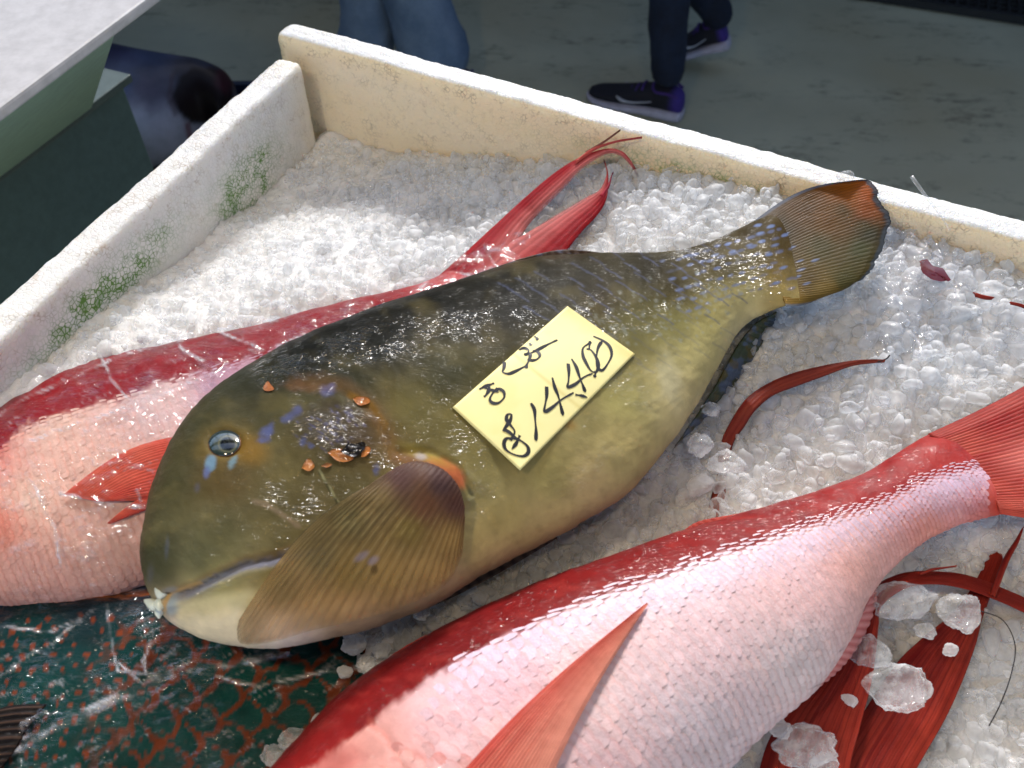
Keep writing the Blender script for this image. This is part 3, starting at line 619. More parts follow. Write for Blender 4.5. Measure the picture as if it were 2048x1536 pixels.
# pectoral fin spread over the belly
def pec_col(u, v, s, t, r):
    p = Paint(u, v); p.idw([(800, 960, (84, 60, 56)), (880, 960, (88, 66, 64)), (910, 1010, (92, 62, 52)), (850, 1010, (112, 76, 52)), (760, 1010, (110, 92, 58)), (820, 1060, (124, 104, 56)), (900, 1080, (150, 118, 66)), (700, 1040, (104, 92, 58)), (640, 1100, (112, 96, 60)), (560, 1180, (128, 104, 64)), (500, 1240, (150, 120, 80)), (700, 1140, (138, 112, 60)), (620, 1220, (170, 136, 84)), (780, 1160, (160, 128, 72)), (860, 1150, (172, 138, 80)), (720, 1230, (190, 152, 100)), (560, 1270, (200, 166, 124)), (820, 1220, (186, 148, 94))], 3, 10)
    p.c = p.c*(1+.35*sst(.3, .8, s))[..., None]; k = sst(.42, .12, r); p.put(k*.26*sst(.06, .25, s), (70, 52, 30)); p.c = p.c*(1-.0*s[..., None])
    p.put(sst(.93, 1, r)*.30*sst(.2, .4, s)*sst(.3, .5, fbm(u/30, v/30, 2)), (196, 176, 120))
    p.put(sst(.02, .0, t)*.9, (70, 62, 50)); p.put(sst(.965, .99, s)*.35*(1-t), (64, 56, 44))
    p.ell(722, 1112, 16, 7, -32, (164, 152, 164), .6, .5); p.ell(746, 1120, 12, 7, -32, (160, 150, 166), .6, .5); p.ell(748, 1138, 7, 9, 0, (84, 62, 30), .7, .6)
    a = .97-sst(.30, 1, s)*.62*sst(0, .5, t+.3)-sst(.86, 1, s)*.2*t+.16*(r-.5)*sst(.4, .9, s)
    return with_a(p.c, a)
fanskin('pectoral_fin', [(782, 950), (800, 934), (835, 925), (880, 938), (912, 968), (926, 1005), (930, 1035)],
        [(478, 1240), (474, 1262), (484, 1288), (545, 1284), (620, 1262), (700, 1244), (780, 1222), (850, 1194), (900, 1160), (925, 1110)],
        0, MAT['fin'], hero, pec_col, 90, 220, 26, .0010, .00028, trees=[T_HERO],
        lift=lambda s, t: .004+.016*np.sin(np.clip(s*1.15, 0, 1)*math.pi)*(1-t)**1.3+.004*(1-s),
        bow=lambda s, t: np.stack([-10*np.sin(s*math.pi)*(1-t), -44*np.sin(s*math.pi)*(1-t)**1.5], -1))
# eye
def patch(cu, cv, ru, rv, ang, n=34, m_=40):
    s = np.linspace(0, 1, n)[:, None]*np.ones((1, m_)); ph = np.ones((n, 1))*np.linspace(0, 2*math.pi, m_, endpoint=False)[None]
    c_, s_ = math.cos(math.radians(ang)), math.sin(math.radians(ang)); x = ru*s*np.cos(ph); y = rv*s*np.sin(ph)
    return cu+x*c_-y*s_, cv+x*s_+y*c_, s, ph
u, v, s, ph = patch(449, 887, 34, 27, -12)
base = cast([T_HERO], u, v); ctr = base[-1].mean(0); fit = base.copy()
A_ = np.c_[u.ravel(), v.ravel(), np.ones(u.size)]; dist = np.linalg.norm(base-CO, axis=-1)
cf, *_ = np.linalg.lstsq(np.c_[u[-8:].ravel(), v[-8:].ravel(), np.ones(u[-8:].size)], dist[-8:].ravel(), rcond=None)
dd = (A_@cf).reshape(u.shape)-.0045*np.sqrt(np.clip(1-s**2, 0, 1))-.0002; dr = ray(u, v); dr /= np.linalg.norm(dr, axis=-1, keepdims=True)
P = CO+dr*dd[..., None]
ep = Paint(u, v); ep.c[:] = lin((66, 74, 68)); ep.put(sst(.55, .75, s), (44, 58, 58)); ep.put(sst(.9, .97, s)*(np.sin(ph) > -.2), (150, 102, 74)); ep.put(sst(.82, .95, s)*(np.sin(ph) <= -.2), (30, 44, 54))
rp = np.hypot((u-455)/15, (v-888)/13.5); ep.put(1-sst(.85, 1.05, rp), (12, 14, 18)); ep.put(np.exp(-((rp-1.18)*9)**2)*.5, (130, 124, 92)); ep.put(sst(.5, .8, fbm(u/5, v/5, 3))*.25, (96, 100, 84))
f_ = [tuple(q) for q in gridf(s.shape[0], s.shape[1], True)]
mobj('eye', P, f_, MAT['eye'], hero, ep.c)
# teeth
tooth = M('tooth'); tooth.set(Base_Color=L(214, 222, 208)+(1,), Roughness=.25, Coat_Weight=.6)
def add_tooth(base, tip, w0, dz0, dz1):
    n = 9; bs = spl([base, ((base[0]+tip[0])/2-1, (base[1]+tip[1])/2-1), tip], n); z = np.linspace(dz0, dz1, n)
    pts = np.array([at(q[0], q[1], zz) for q, zz in zip(bs, z)]); V, Fc = tube(pts, 1.35*w0*np.array([.7, 1, 1, .95, .85, .7, .52, .34, .12]), 10); mobj('tooth', V, Fc, tooth.m, hero)
add_tooth((332, 1192), (312, 1162), .0034, .074, .080); add_tooth((316, 1214), (288, 1200), .0026, .064, .066)
add_tooth((322, 1204), (319, 1222), .0030, .066, .068); add_tooth((320, 1218), (318, 1237), .0024, .056, .055)

# flakes of skin stuck on the cheek
def flake(poly, colr, lift, seedv, name='skin_flake', bend=.0008):
    cu, cv = np.mean([p[0] for p in poly]), np.mean([p[1] for p in poly]); n = 36
    R_ = spl(poly+[poly[0]], n+1)[:-1]; s = np.linspace(0, 1, 7); U = cu+(R_[:, 0]-cu)[None]*s[:, None]; Vv = cv+(R_[:, 1]-cv)[None]*s[:, None]
    P = cast([T_HERO], U, Vv); D = CO-P; D /= np.linalg.norm(D, axis=-1, keepdims=True)
    h = lift+bend*(s[:, None]**2)*(fbm(U/9, Vv/9, seedv)); top = P+D*h[..., None]; low = P+D*(h-.0006)[..., None]
    V = np.vstack([top.reshape(-1, 3), low.reshape(-1, 3)]); Fa = gridf(7, n, True); k = 7*n
    sd_ = [(6*n+i, 6*n+(i+1) % n, 6*n+(i+1) % n+k, 6*n+i+k) for i in range(n)]
    pc = Paint(U, Vv); pc.c[:] = lin(colr); pc.put(sst(.5, .8, fbm(U/6, Vv/6, seedv))*.5, tuple(k_*.6 for k_ in colr))
    return mobj(name, V, np.vstack([Fa, Fa[:, ::-1]+k, np.array(sd_)]), MAT['hero'], hero, np.vstack([pc.c.reshape(-1, 3)]*2))
flake([(655, 905), (668, 898), (690, 899), (708, 912), (700, 922), (676, 922)], (176, 110, 52), .0012, 1)
flake([(722, 914), (726, 896), (738, 893), (741, 901), (732, 912)], (176, 108, 50), .0014, 2)
flake([(680, 903), (690, 894), (697, 885), (708, 888), (716, 886), (728, 884), (730, 896), (718, 908), (704, 914)], (22, 18, 16), .0026, 3)
flake([(603, 936), (612, 920), (620, 918), (629, 932), (618, 942)], (170, 110, 60), .001, 4)
flake([(642, 932), (654, 926), (664, 929), (654, 935)], (160, 104, 60), .001, 5)
flake([(706, 797), (716, 793), (736, 795), (739, 805), (722, 811), (712, 806)], (168, 104, 54), .0012, 6)
flake([(527, 772), (535, 762), (541, 768), (548, 778), (538, 782), (528, 780)], (162, 98, 56), .0014, 7)

# ================================================================== PRICE TAG
TC = [(905, 815), (1135, 612), (1270, 708), (1040, 941)]
tagm = M('tag_card'); n = tagm.noise(30, 4); a = tagm.attr(); tagm.l(a.outputs['Color'], tagm.b.inputs['Base Color']); tagm.set(Roughness=.55)
ink = plain('marker_ink', (.012, .012, .016), .4)
def tag_uv(p, q):                           # p along the long side, q across
    a, b, c, d = [np.array(k, float) for k in (TC[0], TC[1], TC[2], TC[3])]
    p = np.asarray(p, float)[..., None]; q = np.asarray(q, float)[..., None]
    return (a*(1-p)+b*p)*(1-q)+(d*(1-p)+c*p)*q
gp, gq = np.meshgrid(np.linspace(0, 1, 9), np.linspace(0, 1, 7), indexing='ij'); uv = tag_uv(gp, gq)
dist = np.linalg.norm(cast([T_HERO], uv[..., 0], uv[..., 1])-CO, axis=-1)
bas = lambda p, q: np.stack([np.ones_like(p), p, q, p*q, p*p, q*q], -1)
cf, *_ = np.linalg.lstsq(bas(gp.ravel(), gq.ravel()), dist.ravel(), rcond=None)
TOFF = (bas(gp, gq)@cf-dist).max()+.0008
def tag_pt(p, q, lift=0.0):
    p = np.asarray(p, float); q = np.asarray(q, float); uv = tag_uv(p, q); d = bas(p, q)@cf-TOFF-lift-.006*np.clip(1-p, 0, 1)**5*np.clip(q, 0, 1)**4-.004*np.clip(p, 0, 1)**6*np.clip(1-q, 0, 1)**4+.0006*np.sin(p*9)*np.sin(q*5)
    r = ray(uv[..., 0], uv[..., 1]); return CO+r/np.linalg.norm(r, axis=-1, keepdims=True)*d[..., None]
price = empty('price_tag', tag_pt(.5, .5), 'yellow paper price card with black handwriting lying on the olive fish', 'price tag')
gp, gq = np.meshgrid(np.linspace(0, 1, 50), np.linspace(0, 1, 34), indexing='ij'); top = tag_pt(gp, gq, 0); low = tag_pt(gp, gq, -.0006)
uv = tag_uv(gp, gq); pc = Paint(uv[..., 0], uv[..., 1]); pc.c[:] = lin((240, 230, 162)); pc.put(sst(.45, .75, fbm(gp*7, gq*5, 5))*.5, (238, 222, 142)); pc.put(sst(.9, 1, gp)*.4, (220, 196, 110)); pc.put(sst(.93, 1, gq)*.25, (224, 200, 120))
pc.line([(935, 806), (950, 820)], 1.2, (190, 180, 120), .8); pc.line([tuple(tag_uv(.53, 0)), tuple(tag_uv(.53, 1))], 1.2, (222, 206, 130), .8)
Fa = gridf(50, 34); k = 1700; bd = [i for i in range(34)]+[i*34+33 for i in range(1, 50)]+[49*34+i for i in range(32, -1, -1)]+[i*34 for i in range(48, 0, -1)]
sd_ = [(bd[i], bd[(i+1) % len(bd)], bd[(i+1) % len(bd)]+k, bd[i]+k) for i in range(len(bd))]
mobj('card', np.vstack([top.reshape(-1, 3), low.reshape(-1, 3)]), np.vstack([Fa, Fa[:, ::-1]+k, np.array(sd_)]), tagm.m, price, np.vstack([pc.c.reshape(-1, 3)]*2))
# handwriting, read off the card in the zoomed crop (crop px -> photo px)
def z5(x, y): return (850+x*.3418, 580+y*.3418)
ST = [
 [(318, 580), (350, 565), (385, 552), (405, 545)], [(372, 548), (375, 580), (360, 610), (345, 625)], [(350, 572), (390, 585), (432, 598)],      # A
 [(425, 575), (395, 605), (380, 640), (395, 660), (430, 660), (462, 630), (460, 595), (430, 580), (405, 600)],                               # o
 [(465, 420), (462, 455), (455, 480), (490, 490), (530, 475), (578, 450), (600, 440)],                                                       # ku
 [(550, 350), (580, 340), (605, 352), (600, 372), (580, 380)], [(580, 380), (615, 375), (608, 410), (595, 440), (592, 458)], [(600, 405), (625, 412), (655, 405), (672, 385), (660, 362), (630, 352)], [(612, 372), (660, 350), (720, 318), (775, 292)],
 [(612, 310), (622, 325)], [(640, 270), (655, 282), (655, 295)],
 [(555, 850), (535, 895), (508, 932)], [(500, 880), (525, 830), (500, 790), (478, 760), (482, 730), (505, 728), (500, 760), (480, 790), (455, 825)], [(455, 815), (490, 830), (525, 860), (560, 880), (600, 915), (604, 950), (575, 972), (520, 962), (475, 935), (462, 900), (475, 870), (510, 868), (570, 885)],
 [(620, 662), (640, 700), (645, 760), (650, 820), (650, 870), (658, 876)],                                                                    # 1
 [(712, 565), (712, 620), (705, 660), (700, 710), (740, 690), (800, 640), (870, 600)], [(745, 512), (760, 570), (780, 620), (795, 680), (808, 735)],   # 4
 [(838, 430), (842, 480), (840, 530), (836, 568), (880, 550), (930, 510), (980, 488)], [(858, 402), (885, 450), (905, 510), (925, 560), (938, 598)],   # 4
 [(880, 612), (915, 618), (950, 628)],                                                                                                       # comma
 [(960, 312), (925, 340), (925, 385), (945, 430), (970, 470), (1000, 480), (1015, 440), (1000, 390), (970, 350), (945, 345)], [(960, 350), (965, 310), (975, 305)],
 [(985, 270), (1040, 295), (1080, 330), (1092, 380), (1070, 430), (1040, 468), (1018, 462), (1006, 430), (1004, 385), (1014, 335), (1036, 300)], [(1000, 475), (992, 512)]]
Mi = np.linalg.inv(np.array([[TC[1][0]-TC[0][0], TC[3][0]-TC[0][0]], [TC[1][1]-TC[0][1], TC[3][1]-TC[0][1]]], float))
def to_pq(pt):                              # invert the bilinear map
    pq = Mi@(np.array(pt, float)-np.array(TC[0]))
    for _ in range(8):
        f = tag_uv(pq[0], pq[1])-np.array(pt); pq = pq-Mi@f
    return pq
for stt in ST:
    pq = np.array([to_pq(z5(*p)) for p in stt]); n = max(8, len(stt)*7); c = spl(pq, n)
    ctr = tag_pt(c[:, 0], c[:, 1], .00035); t = np.gradient(ctr, axis=0); t /= np.linalg.norm(t, axis=1, keepdims=True)
    nn = np.cross(tag_pt(.6, .5)-tag_pt(.4, .5), tag_pt(.5, .6)-tag_pt(.5, .4)); nn /= np.linalg.norm(nn); side = np.cross(t, nn)
    wd = .00095*(1+.38*np.sin(np.linspace(0, 5+len(stt), n)+len(stt)))[:, None]; wd[-2:] *= .6
    V = np.stack([ctr-side*wd, ctr+side*wd], 1); mobj('pen_stroke', V, gridf(n, 2), ink, price)

# ================================================================== RED FISH
def scales(P, N, colf, mask, mat, parent, stepL=.0078, stepW=.0086, size=.0074, name='scales', j0=0, j1=None, slim=None, tl=1.0):
    n, m_ = P.shape[:2]; j1 = j1 or m_//2+1; mid = P[:, m_//4]; al = np.r_[0, np.cumsum(np.linalg.norm(np.diff(mid, axis=0), axis=1))]
    Vs, Fs, Cs = [], [], []; off = 0; k = 0; s = stepL
    while s < al[-1]:
        i = int(np.searchsorted(al, s)); i = min(max(i, 1), n-2)
        # keep scales in proportion to the girth
        ring = P[i, j0:j1]; rl = np.r_[0, np.cumsum(np.linalg.norm(np.diff(ring, axis=0), axis=1))]; g = np.clip(rl[-1]/.27, .42, 1)
        wst = stepW*g; cnt = int(rl[-1]/wst)
        for q in range(cnt):
            x = (q+.5+(k % 2)*.5)*wst
            if x >= rl[-1]: continue
            j = j0+int(np.searchsorted(rl, x)); j = min(j, m_-2)
            p = P[i, j]; nn = N[i, j]; t = P[min(i+2, n-1), j]-P[i-1, j]; t /= np.linalg.norm(t); b = np.cross(nn, t)
            u_, v_ = pix(p)
            if u_ > 2150 or v_ > 1640 or u_ < -100 or not mask(u_, v_, rng.random()): continue
            sz = size*g*(1.10+.2*rng.random())*(.8 if u_ < 900 else 1); nar = slim(u_, v_) if slim else 1.0; aa = np.linspace(-1.25, 1.25, 7); tilt = (.045+.03*rng.random())*tl; tw = rng.normal()*.07
            loc = [(-.55*sz, w_*sz*.55, -.0004) for w_ in (-1, -.5, 0, .5, 1)]
            loc += [(.15*sz, w_*sz*.62, .0003+tilt*.45*sz*(1-.5*w_*w_)) for w_ in (-1, -.5, 0, .5, 1)]
            loc += [(sz*(.15+.42*math.cos(w_*1.25)), sz*.60*math.sin(w_*1.25), .0002+tilt*sz*.8*(1-.35*w_*w_)) for w_ in (-1, -.5, 0, .5, 1)]
            L_ = np.array(loc); L_[:, 0] *= 1+.55*(1-nar); L_[:, 1] = L_[:, 1]*nar+L_[:, 0]*(tw-.25*(1-nar))
            Vs.append(p+t*L_[:, :1]+b*L_[:, 1:2]+nn*L_[:, 2:3])
            for r_ in range(2):
                for c_ in range(4): Fs.append((off+r_*5+c_, off+(r_+1)*5+c_, off+(r_+1)*5+c_+1, off+r_*5+c_+1))
            c = colf(u_, v_, rng.random()); cc = np.tile(c, (15, 1)); cc[10:] = cc[10:]*np.array([.93, .80, .78]); cc[11:14] = cc[11:14]*1.04; cc[:5] *= .96  # pinker free edges, with crescent shading painted into the scale colour
            Cs.append(cc); off += 15
        s += stepL*g; k += 1
    o = mobj(name, np.vstack(Vs), np.array(Fs), mat, parent, np.vstack(Cs)); o['kind'] = 'stuff'; return o

red1 = empty('red_snapper', at(1300, 1300, -.03), 'red and silvery pink fish in front with orange side fin and no film on it', 'fish')
S1 = [(40, 2150, 60, 2200, .015, .006), (100, 1985, 300, 2330, .015, .035), (230, 1835, 620, 2330, .015, .052), (400, 1675, 900, 2150, .015, .060), (520, 1558, 1080, 1985, .015, .063), (680, 1388, 1200, 1835, .015, .063), (850, 1276, 1310, 1695, .014, .060),
      (1050, 1180, 1432, 1566, .012, .055), (1200, 1125, 1535, 1462, .010, .050), (1325, 1080, 1640, 1370, .008, .044), (1450, 1042, 1700, 1278, .008, .036), (1550, 1012, 1742, 1190, .009, .029), (1640, 983, 1800, 1122, .011, .024),
      (1720, 952, 1868, 1072, .014, .020), (1790, 910, 1935, 1044, .018, .016), (1845, 875, 1990, 1030, .020, .013), (1890, 855, 2025, 1025, .022, .006)]
def bline(u):                               # edge between the red back and the silver side
    return np.interp(u, [500, 600, 680, 760, 860, 1000, 1150, 1300, 1450, 1600, 1750, 1850, 1950], [1620, 1545, 1490, 1425, 1352, 1275, 1212, 1160, 1105, 1058, 1010, 960, 930])
def red_paint(u, v):
    p = Paint(u, v); p.idw([(600, 1500, (128, 24, 24)), (900, 1300, (112, 24, 26)), (1200, 1150, (122, 26, 26)), (1500, 1050, (132, 30, 30)), (1760, 950, (150, 38, 38)), (1880, 900, (166, 50, 46)), (1980, 960, (170, 58, 54))], 2, 20)
    d = v-bline(u)+(fbm(u/14, v/14, 6)-.5)*26
    q = Paint(u, v); q.idw([(700, 1520, (214, 150, 140)), (1000, 1350, (224, 184, 194)), (1200, 1400, (232, 204, 206)), (1400, 1250, (232, 202, 206)), (1400, 1450, (218, 202, 208)), (1600, 1150, (234, 196, 196)), (1600, 1330, (222, 206, 208)), (1700, 1120, (232, 178, 168)), (1850, 1040, (228, 146, 130)), (1900, 960, (224, 170, 180)), (1450, 1530, (208, 192, 198)), (1200, 1540, (224, 188, 192)), (1990, 1010, (206, 96, 82))], 2.4, 20)
    k = sst(-6, 14, d)[..., None]; c = p.c*(1-k)+q.c*k
    p.c = c; p.put(sst(.55, .8, fbm(u/20, v/20, 9))*.25*sst(10, -10, d), (76, 18, 22)); p.put(sst(.55, .75, fbm(u/50, v/14, 19))*.3*sst(10, -10, d), (166, 60, 54)); p.put(sst(1955, 2010, u)*.8, (190, 56, 48))
    # gill cover edge
    p.line([(735, 1440), (770, 1470), (790, 1500), (880, 1520), (960, 1530)], 5, (206, 110, 96), .45, .8, 8); p.ell(660, 1530, 60, 30, -20, (170, 44, 40), .5, .7, .5)
    return p.c
def red_rel(u, v, R):
    h = (fbm(u/30, v/30, 12)-.5)*.0012; h -= .0016*np.exp(-(seg(u, v, [(690, 1470), (735, 1440), (775, 1470), (800, 1530), (790, 1600)])/8)**2); return h
o1, P1, N1, F1 = body('body', loft(S1, 420, 220, 1.05), MAT['red'], red1, red_paint, red_rel); T_R1 = bvh(P1, F1)
PEC1 = [(1296, 1205), (1200, 1268), (1130, 1328), (1030, 1440), (930, 1536), (860, 1620), (1060, 1660), (1110, 1536), (1150, 1450), (1190, 1370), (1236, 1290)]
def sc_mask(u, v, r):
    if u > 1975: return False
    d = v-bline(u)
    if u < 900 and d < 34+max(0, 860-u)*.9: return False
    return d > -14+r*10-8*(u > 1100) and not (u < 760 and v < 1640 and u+v < 2215)
def sc_col(u, v, r):
    c = red_paint(np.array([[u]]), np.array([[max(v, bline(u)+24)]]))[0, 0]
    w_ = lin((222, 214, 242)); up = np.exp(-((v-bline(u)-20)/50)**2); c = c*(1-.55*up)+w_*.55*up
    f = (r-.5)*.16; c = np.clip(c*(1+f), 0, 1)
    if r > .9: c = c*.8+lin((236, 190, 180))*.2
    return c
scales(P1, N1, sc_col, sc_mask, MAT['scale'], red1, slim=lambda u, v: float(.22+.78*sst(-8, 34, v-bline(u))))
def pec1_col(u, v, s, t, r):
    c = mixc((176, 54, 48), (228, 146, 124), t*1.2+.35*(fbm(s*3, t*16, 5)-.5)); c = c*(1-.22*sst(.4, .1, r)[..., None])+.0; k = (sst(.9, 1, r)*.25)[..., None]; c = c*(1-k)+lin((240, 160, 130))*k
    return with_a(c, np.ones_like(u)*np.clip(1.05-.35*t-.08*(1-s), .7, .96))
fanskin('pectoral_fin', [(860, 1620), (930, 1640), (1000, 1652), (1060, 1660)], [(1294, 1205), (1295, 1206), (1296, 1207), (1296, 1209)], 0, MAT['fin'], red1, pec1_col, 100, 160, 22, .0014, .0003, trees=[T_R1],
        lift=lambda s, t: .004+.003*np.sin(s*math.pi), bow=lambda s, t: np.stack([-22*np.sin(s*math.pi)*(1-t)-14*np.sin(s*math.pi)*t, -6*np.sin(s*math.pi)*(1-t)-8*np.sin(s*math.pi)*t], -1))
def redfin(u, v, s, t, r, a=(146, 28, 28), b=(190, 82, 66), dark=(78, 14, 14), al=1.0):
    f = .45*fbm(s*6, t*5, 8)+.55*vn(s*2.5, t*42, 9)*(.5+vn(s*2, t*9, 4)); c = mixc(a, b, f*1.1+.25*(t-.5)); k = (sst(.4, .05, r)*.5)[..., None]; c = c*(1-k)+lin(dark)*k
    return with_a(c, np.ones_like(u)*al)
fanskin('tail_fin', [(1855, 868), (1905, 900), (1950, 950), (1988, 1000), (2000, 1028)], [(2180, 690), (2190, 800), (2170, 900), (2190, 990), (2260, 1070)],
        lambda s, t: .026+.012*s, MAT['fin'], red1, lambda u, v, s, t, r: with_a(redfin(u, v, s, t, r, (150, 30, 28), (186, 78, 62))[..., :3]*(1-.0*t[..., None])+.25*(np.exp(-((t-.45)/.12)**2)*sst(.1, .5, s))[..., None]*np.array([.8, .35, .3]), np.ones_like(u)), 60, 260, 38, .0016, .0003,
        bow=lambda s, t: np.stack([0*s, 10*np.sin(s*3.1)*(1-t)], -1))
fanskin('dorsal_fin', [(1360, 1070), (1420, 1054), (1480, 1038), (1545, 1018)], [(1368, 1060), (1400, 1042), (1475, 1028), (1543, 1012)], lambda s, t: .012, MAT['fin'], red1, lambda u, v, s, t, r: redfin(u, v, s, t, r), 12, 60, 12, .0014, .0006)
fanskin('dorsal_fin', [(690, 1392), (800, 1312), (900, 1258), (1000, 1212)], [(700, 1378), (800, 1300), (905, 1246), (1000, 1206)], lambda s, t: .016, MAT['fin'], red1, lambda u, v, s, t, r: redfin(u, v, s, t, r, (150, 26, 26), (180, 60, 50)), 12, 60, 12, .0014, .0006)
fanskin('anal_fin', [(1745, 1180), (1712, 1240), (1680, 1300), (1645, 1350), (1604, 1385)], [(1756, 1172), (1740, 1240), (1705, 1305), (1660, 1352), (1606, 1388)], lambda s, t: .004-.014*s, MAT['fin'], red1,
        lambda u, v, s, t, r: with_a(mixc((196, 104, 104), (222, 150, 148), r), np.full_like(u, .93)), 24, 80, 16, .0016, .0012)

# ---- red fish on the left, wrapped in film
red2 = empty('red_snapper', at(300, 900, -.06), 'film wrapped red fish with forked streaming tail lying behind the olive fish', 'fish')
S2 = [(-330, 1150, -310, 1190, -.03, .006), (-280, 1060, -250, 1215, -.03, .032), (-180, 960, -130, 1225, -.028, .044), (-80, 884, -20, 1228, -.026, .048), (0, 818, 80, 1222, -.026, .049), (100, 748, 220, 1200, -.026, .048), (200, 712, 350, 1140, -.026, .045), (300, 692, 480, 1060, -.025, .042), (400, 674, 570, 960, -.025, .038), (500, 655, 650, 880, -.024, .034),
      (600, 628, 730, 800, -.022, .030), (700, 604, 810, 730, -.019, .026), (790, 586, 880, 680, -.016, .022), (850, 566, 925, 650, -.014, .018), (890, 545, 960, 625, -.012, .012), (910, 535, 985, 610, -.011, .005)]
def bline2(u): return np.interp(u, [-200, -50, 50, 200, 350, 500, 650, 800, 900], [1050, 930, 850, 800, 755, 715, 668, 632, 620])
def red2_paint(u, v):
    p = Paint(u, v); p.c[:] = lin((142, 28, 34)); p.put(sst(.5, .8, fbm(u/40, v/40, 3))*.4, (104, 20, 28))
    d = v-bline2(u)+(fbm(u/14, v/14, 6)-.5)*40; q = Paint(u, v); q.idw([(100, 850, (234, 194, 176)), (300, 800, (226, 194, 190)), (600, 700, (196, 150, 172)), (450, 750, (196, 150, 170)), (60, 1000, (242, 204, 184)), (200, 950, (232, 186, 168)), (40, 1130, (230, 176, 162)), (230, 1100, (210, 164, 148)), (-50, 900, (200, 70, 60)), (0, 1060, (226, 140, 120))], 2, 20)
    k = sst(-6, 20, d)[..., None]; p.c = p.c*(1-k)+q.c*k; p.put(sst(780, 860, u)*.8, (190, 50, 52)); return p.c
o2, P2, N2, F2 = body('body', loft(S2, 320, 160, 1.05), MAT['red'], red2, red2_paint, lambda u, v, R: (fbm(u/30, v/30, 15)-.5)*.0016); T_R2 = bvh(P2, F2)
scales(P2, N2, lambda u, v, r: np.clip(red2_paint(np.array([[u]]), np.array([[max(v, bline2(u)+26)]]))[0, 0]*(.93+.14*r), 0, 1), lambda u, v, r: v > bline2(u)-6+12*r and u < 800, MAT['scale'], red2, .0058, .0064, .0064, tl=.12, slim=lambda u, v: float(.25+.75*sst(-8, 40, v-bline2(u))))
# forked tail: two lobes with streaming tips
def lobe(u, v, s, t, r, flip):
    q = t if not flip else 1-t
    c = mixc((160, 28, 36), (216, 120, 116), (q-.35)*1.8); c = c*(1-.3*sst(.4, .05, r)[..., None]); k = sst(.90, 1.0, s)[..., None]; c = c*(1-k)+lin((70, 20, 34))*k
    return with_a(c, np.clip(1-sst(.72, 1, q)*.75*sst(.1, .4, s), 0, 1))
def rib(name, e1, e2, z, parent, colf, n=90, m_=20, nray=5, th=.0012, rh=.0008, ruf=0.0, mat='fin'):
    A = spl(e1, n); Bq = spl(e2, n); s = np.linspace(0, 1, n)[:, None]*np.ones((1, m_)); t = np.ones((n, 1))*np.linspace(0, 1, m_)[None]
    UV = A[:, None]*(1-t[..., None])+Bq[:, None]*t[..., None]; u, v = UV[..., 0], UV[..., 1]
    Pm = at(u, v, z(s, t) if callable(z) else np.full(u.shape, float(z))); N = np.zeros_like(Pm); N[..., 2] = 1
    r = np.abs(np.sin(t*nray*math.pi)); edge = np.minimum(1, 8*np.minimum(t, 1-t)+.1); arch = np.sin(t*math.pi)*.0015
    h = th*edge+rh*(r-.5)*edge+arch+(fbm(s*7, t*3, 4)-.5)*ruf
    top = Pm+N*h[..., None]; bot = Pm-N*(th*.4*edge-arch-(fbm(s*7, t*3, 4)-.5)*ruf)[..., None]
    C = colf(u, v, s, t, r).reshape(n*m_, -1); C = np.vstack([C, C]); Fa = gridf(n, m_); Fb = Fa[:, ::-1]+n*m_
    bd = [k for k in range(m_)]+[i*m_+m_-1 for i in range(1, n)]+[(n-1)*m_+k for k in range(m_-2, -1, -1)]+[i*m_ for i in range(n-2, 0, -1)]
    sides = [(bd[k], bd[(k+1) % len(bd)], bd[(k+1) % len(bd)]+n*m_, bd[k]+n*m_) for k in range(len(bd))]
    return mobj(name, np.vstack([top.reshape(-1, 3), bot.reshape(-1, 3)]), np.vstack([Fa, Fb, np.array(sides)]), MAT[mat], parent, C)
rib('tail_lobe', [(868, 560), (930, 505), (990, 450), (1050, 395), (1110, 345), (1160, 315), (1210, 300), (1245, 306), (1265, 330), (1278, 356)],
    [(960, 600), (1010, 530), (1050, 460), (1085, 420), (1130, 375), (1165, 338), (1212, 309), (1240, 312), (1262, 333), (1276, 358)],
    lambda s, t: np.interp(s, [0, .3, .5, .66, .8, .9, 1], [-.010, .010, .034, .046, .044, .036, .022]), red2, lambda u, v, s, t, r: lobe(u, v, s, t, r, False), 120, 26, 6)
rib('tail_lobe', [(935, 575), (1000, 500), (1060, 462), (1120, 425), (1170, 395), (1198, 380), (1212, 352), (1211, 335), (1207, 322)],
    [(985, 615), (1080, 560), (1130, 505), (1165, 462), (1195, 430), (1213, 398), (1217, 358), (1213, 338), (1208, 324)],
    lambda s, t: np.interp(s, [0, .3, .6, .8, 1], [-.008, .012, .028, .036, .042]), red2, lambda u, v, s, t, r: lobe(u, v, s, t, r, True), 120, 26, 6)
rib('tail_streamer', [(1198, 392), (1214, 372), (1222, 352), (1226, 346)], [(1206, 396), (1219, 374), (1224, 353), (1227, 347)], lambda s, t: .040+.004*s, red2, lambda u, v, s, t, r: with_a(mixc((176, 40, 60), (90, 24, 50), s), np.ones_like(u)), 30, 6, 1, .0007, .0002)
rib('tail_streamer', [(1150, 322), (1185, 298), (1230, 284), (1284, 276)], [(1152, 328), (1188, 302), (1231, 286), (1284, 277)], lambda s, t: .040+.020*s, red2, lambda u, v, s, t, r: with_a(mixc((206, 90, 80), (150, 60, 60), s), np.ones_like(u)), 40, 6, 1, .0006, .0001)
rib('tail_streamer', [(1170, 305), (1205, 285), (1240, 261)], [(1172, 308), (1207, 287), (1241, 262)], lambda s, t: .040+.026*s, red2, lambda u, v, s, t, r: with_a(mixc((160, 90, 80), (90, 60, 50), s), np.ones_like(u)), 30, 6, 1, .0005, .0001)
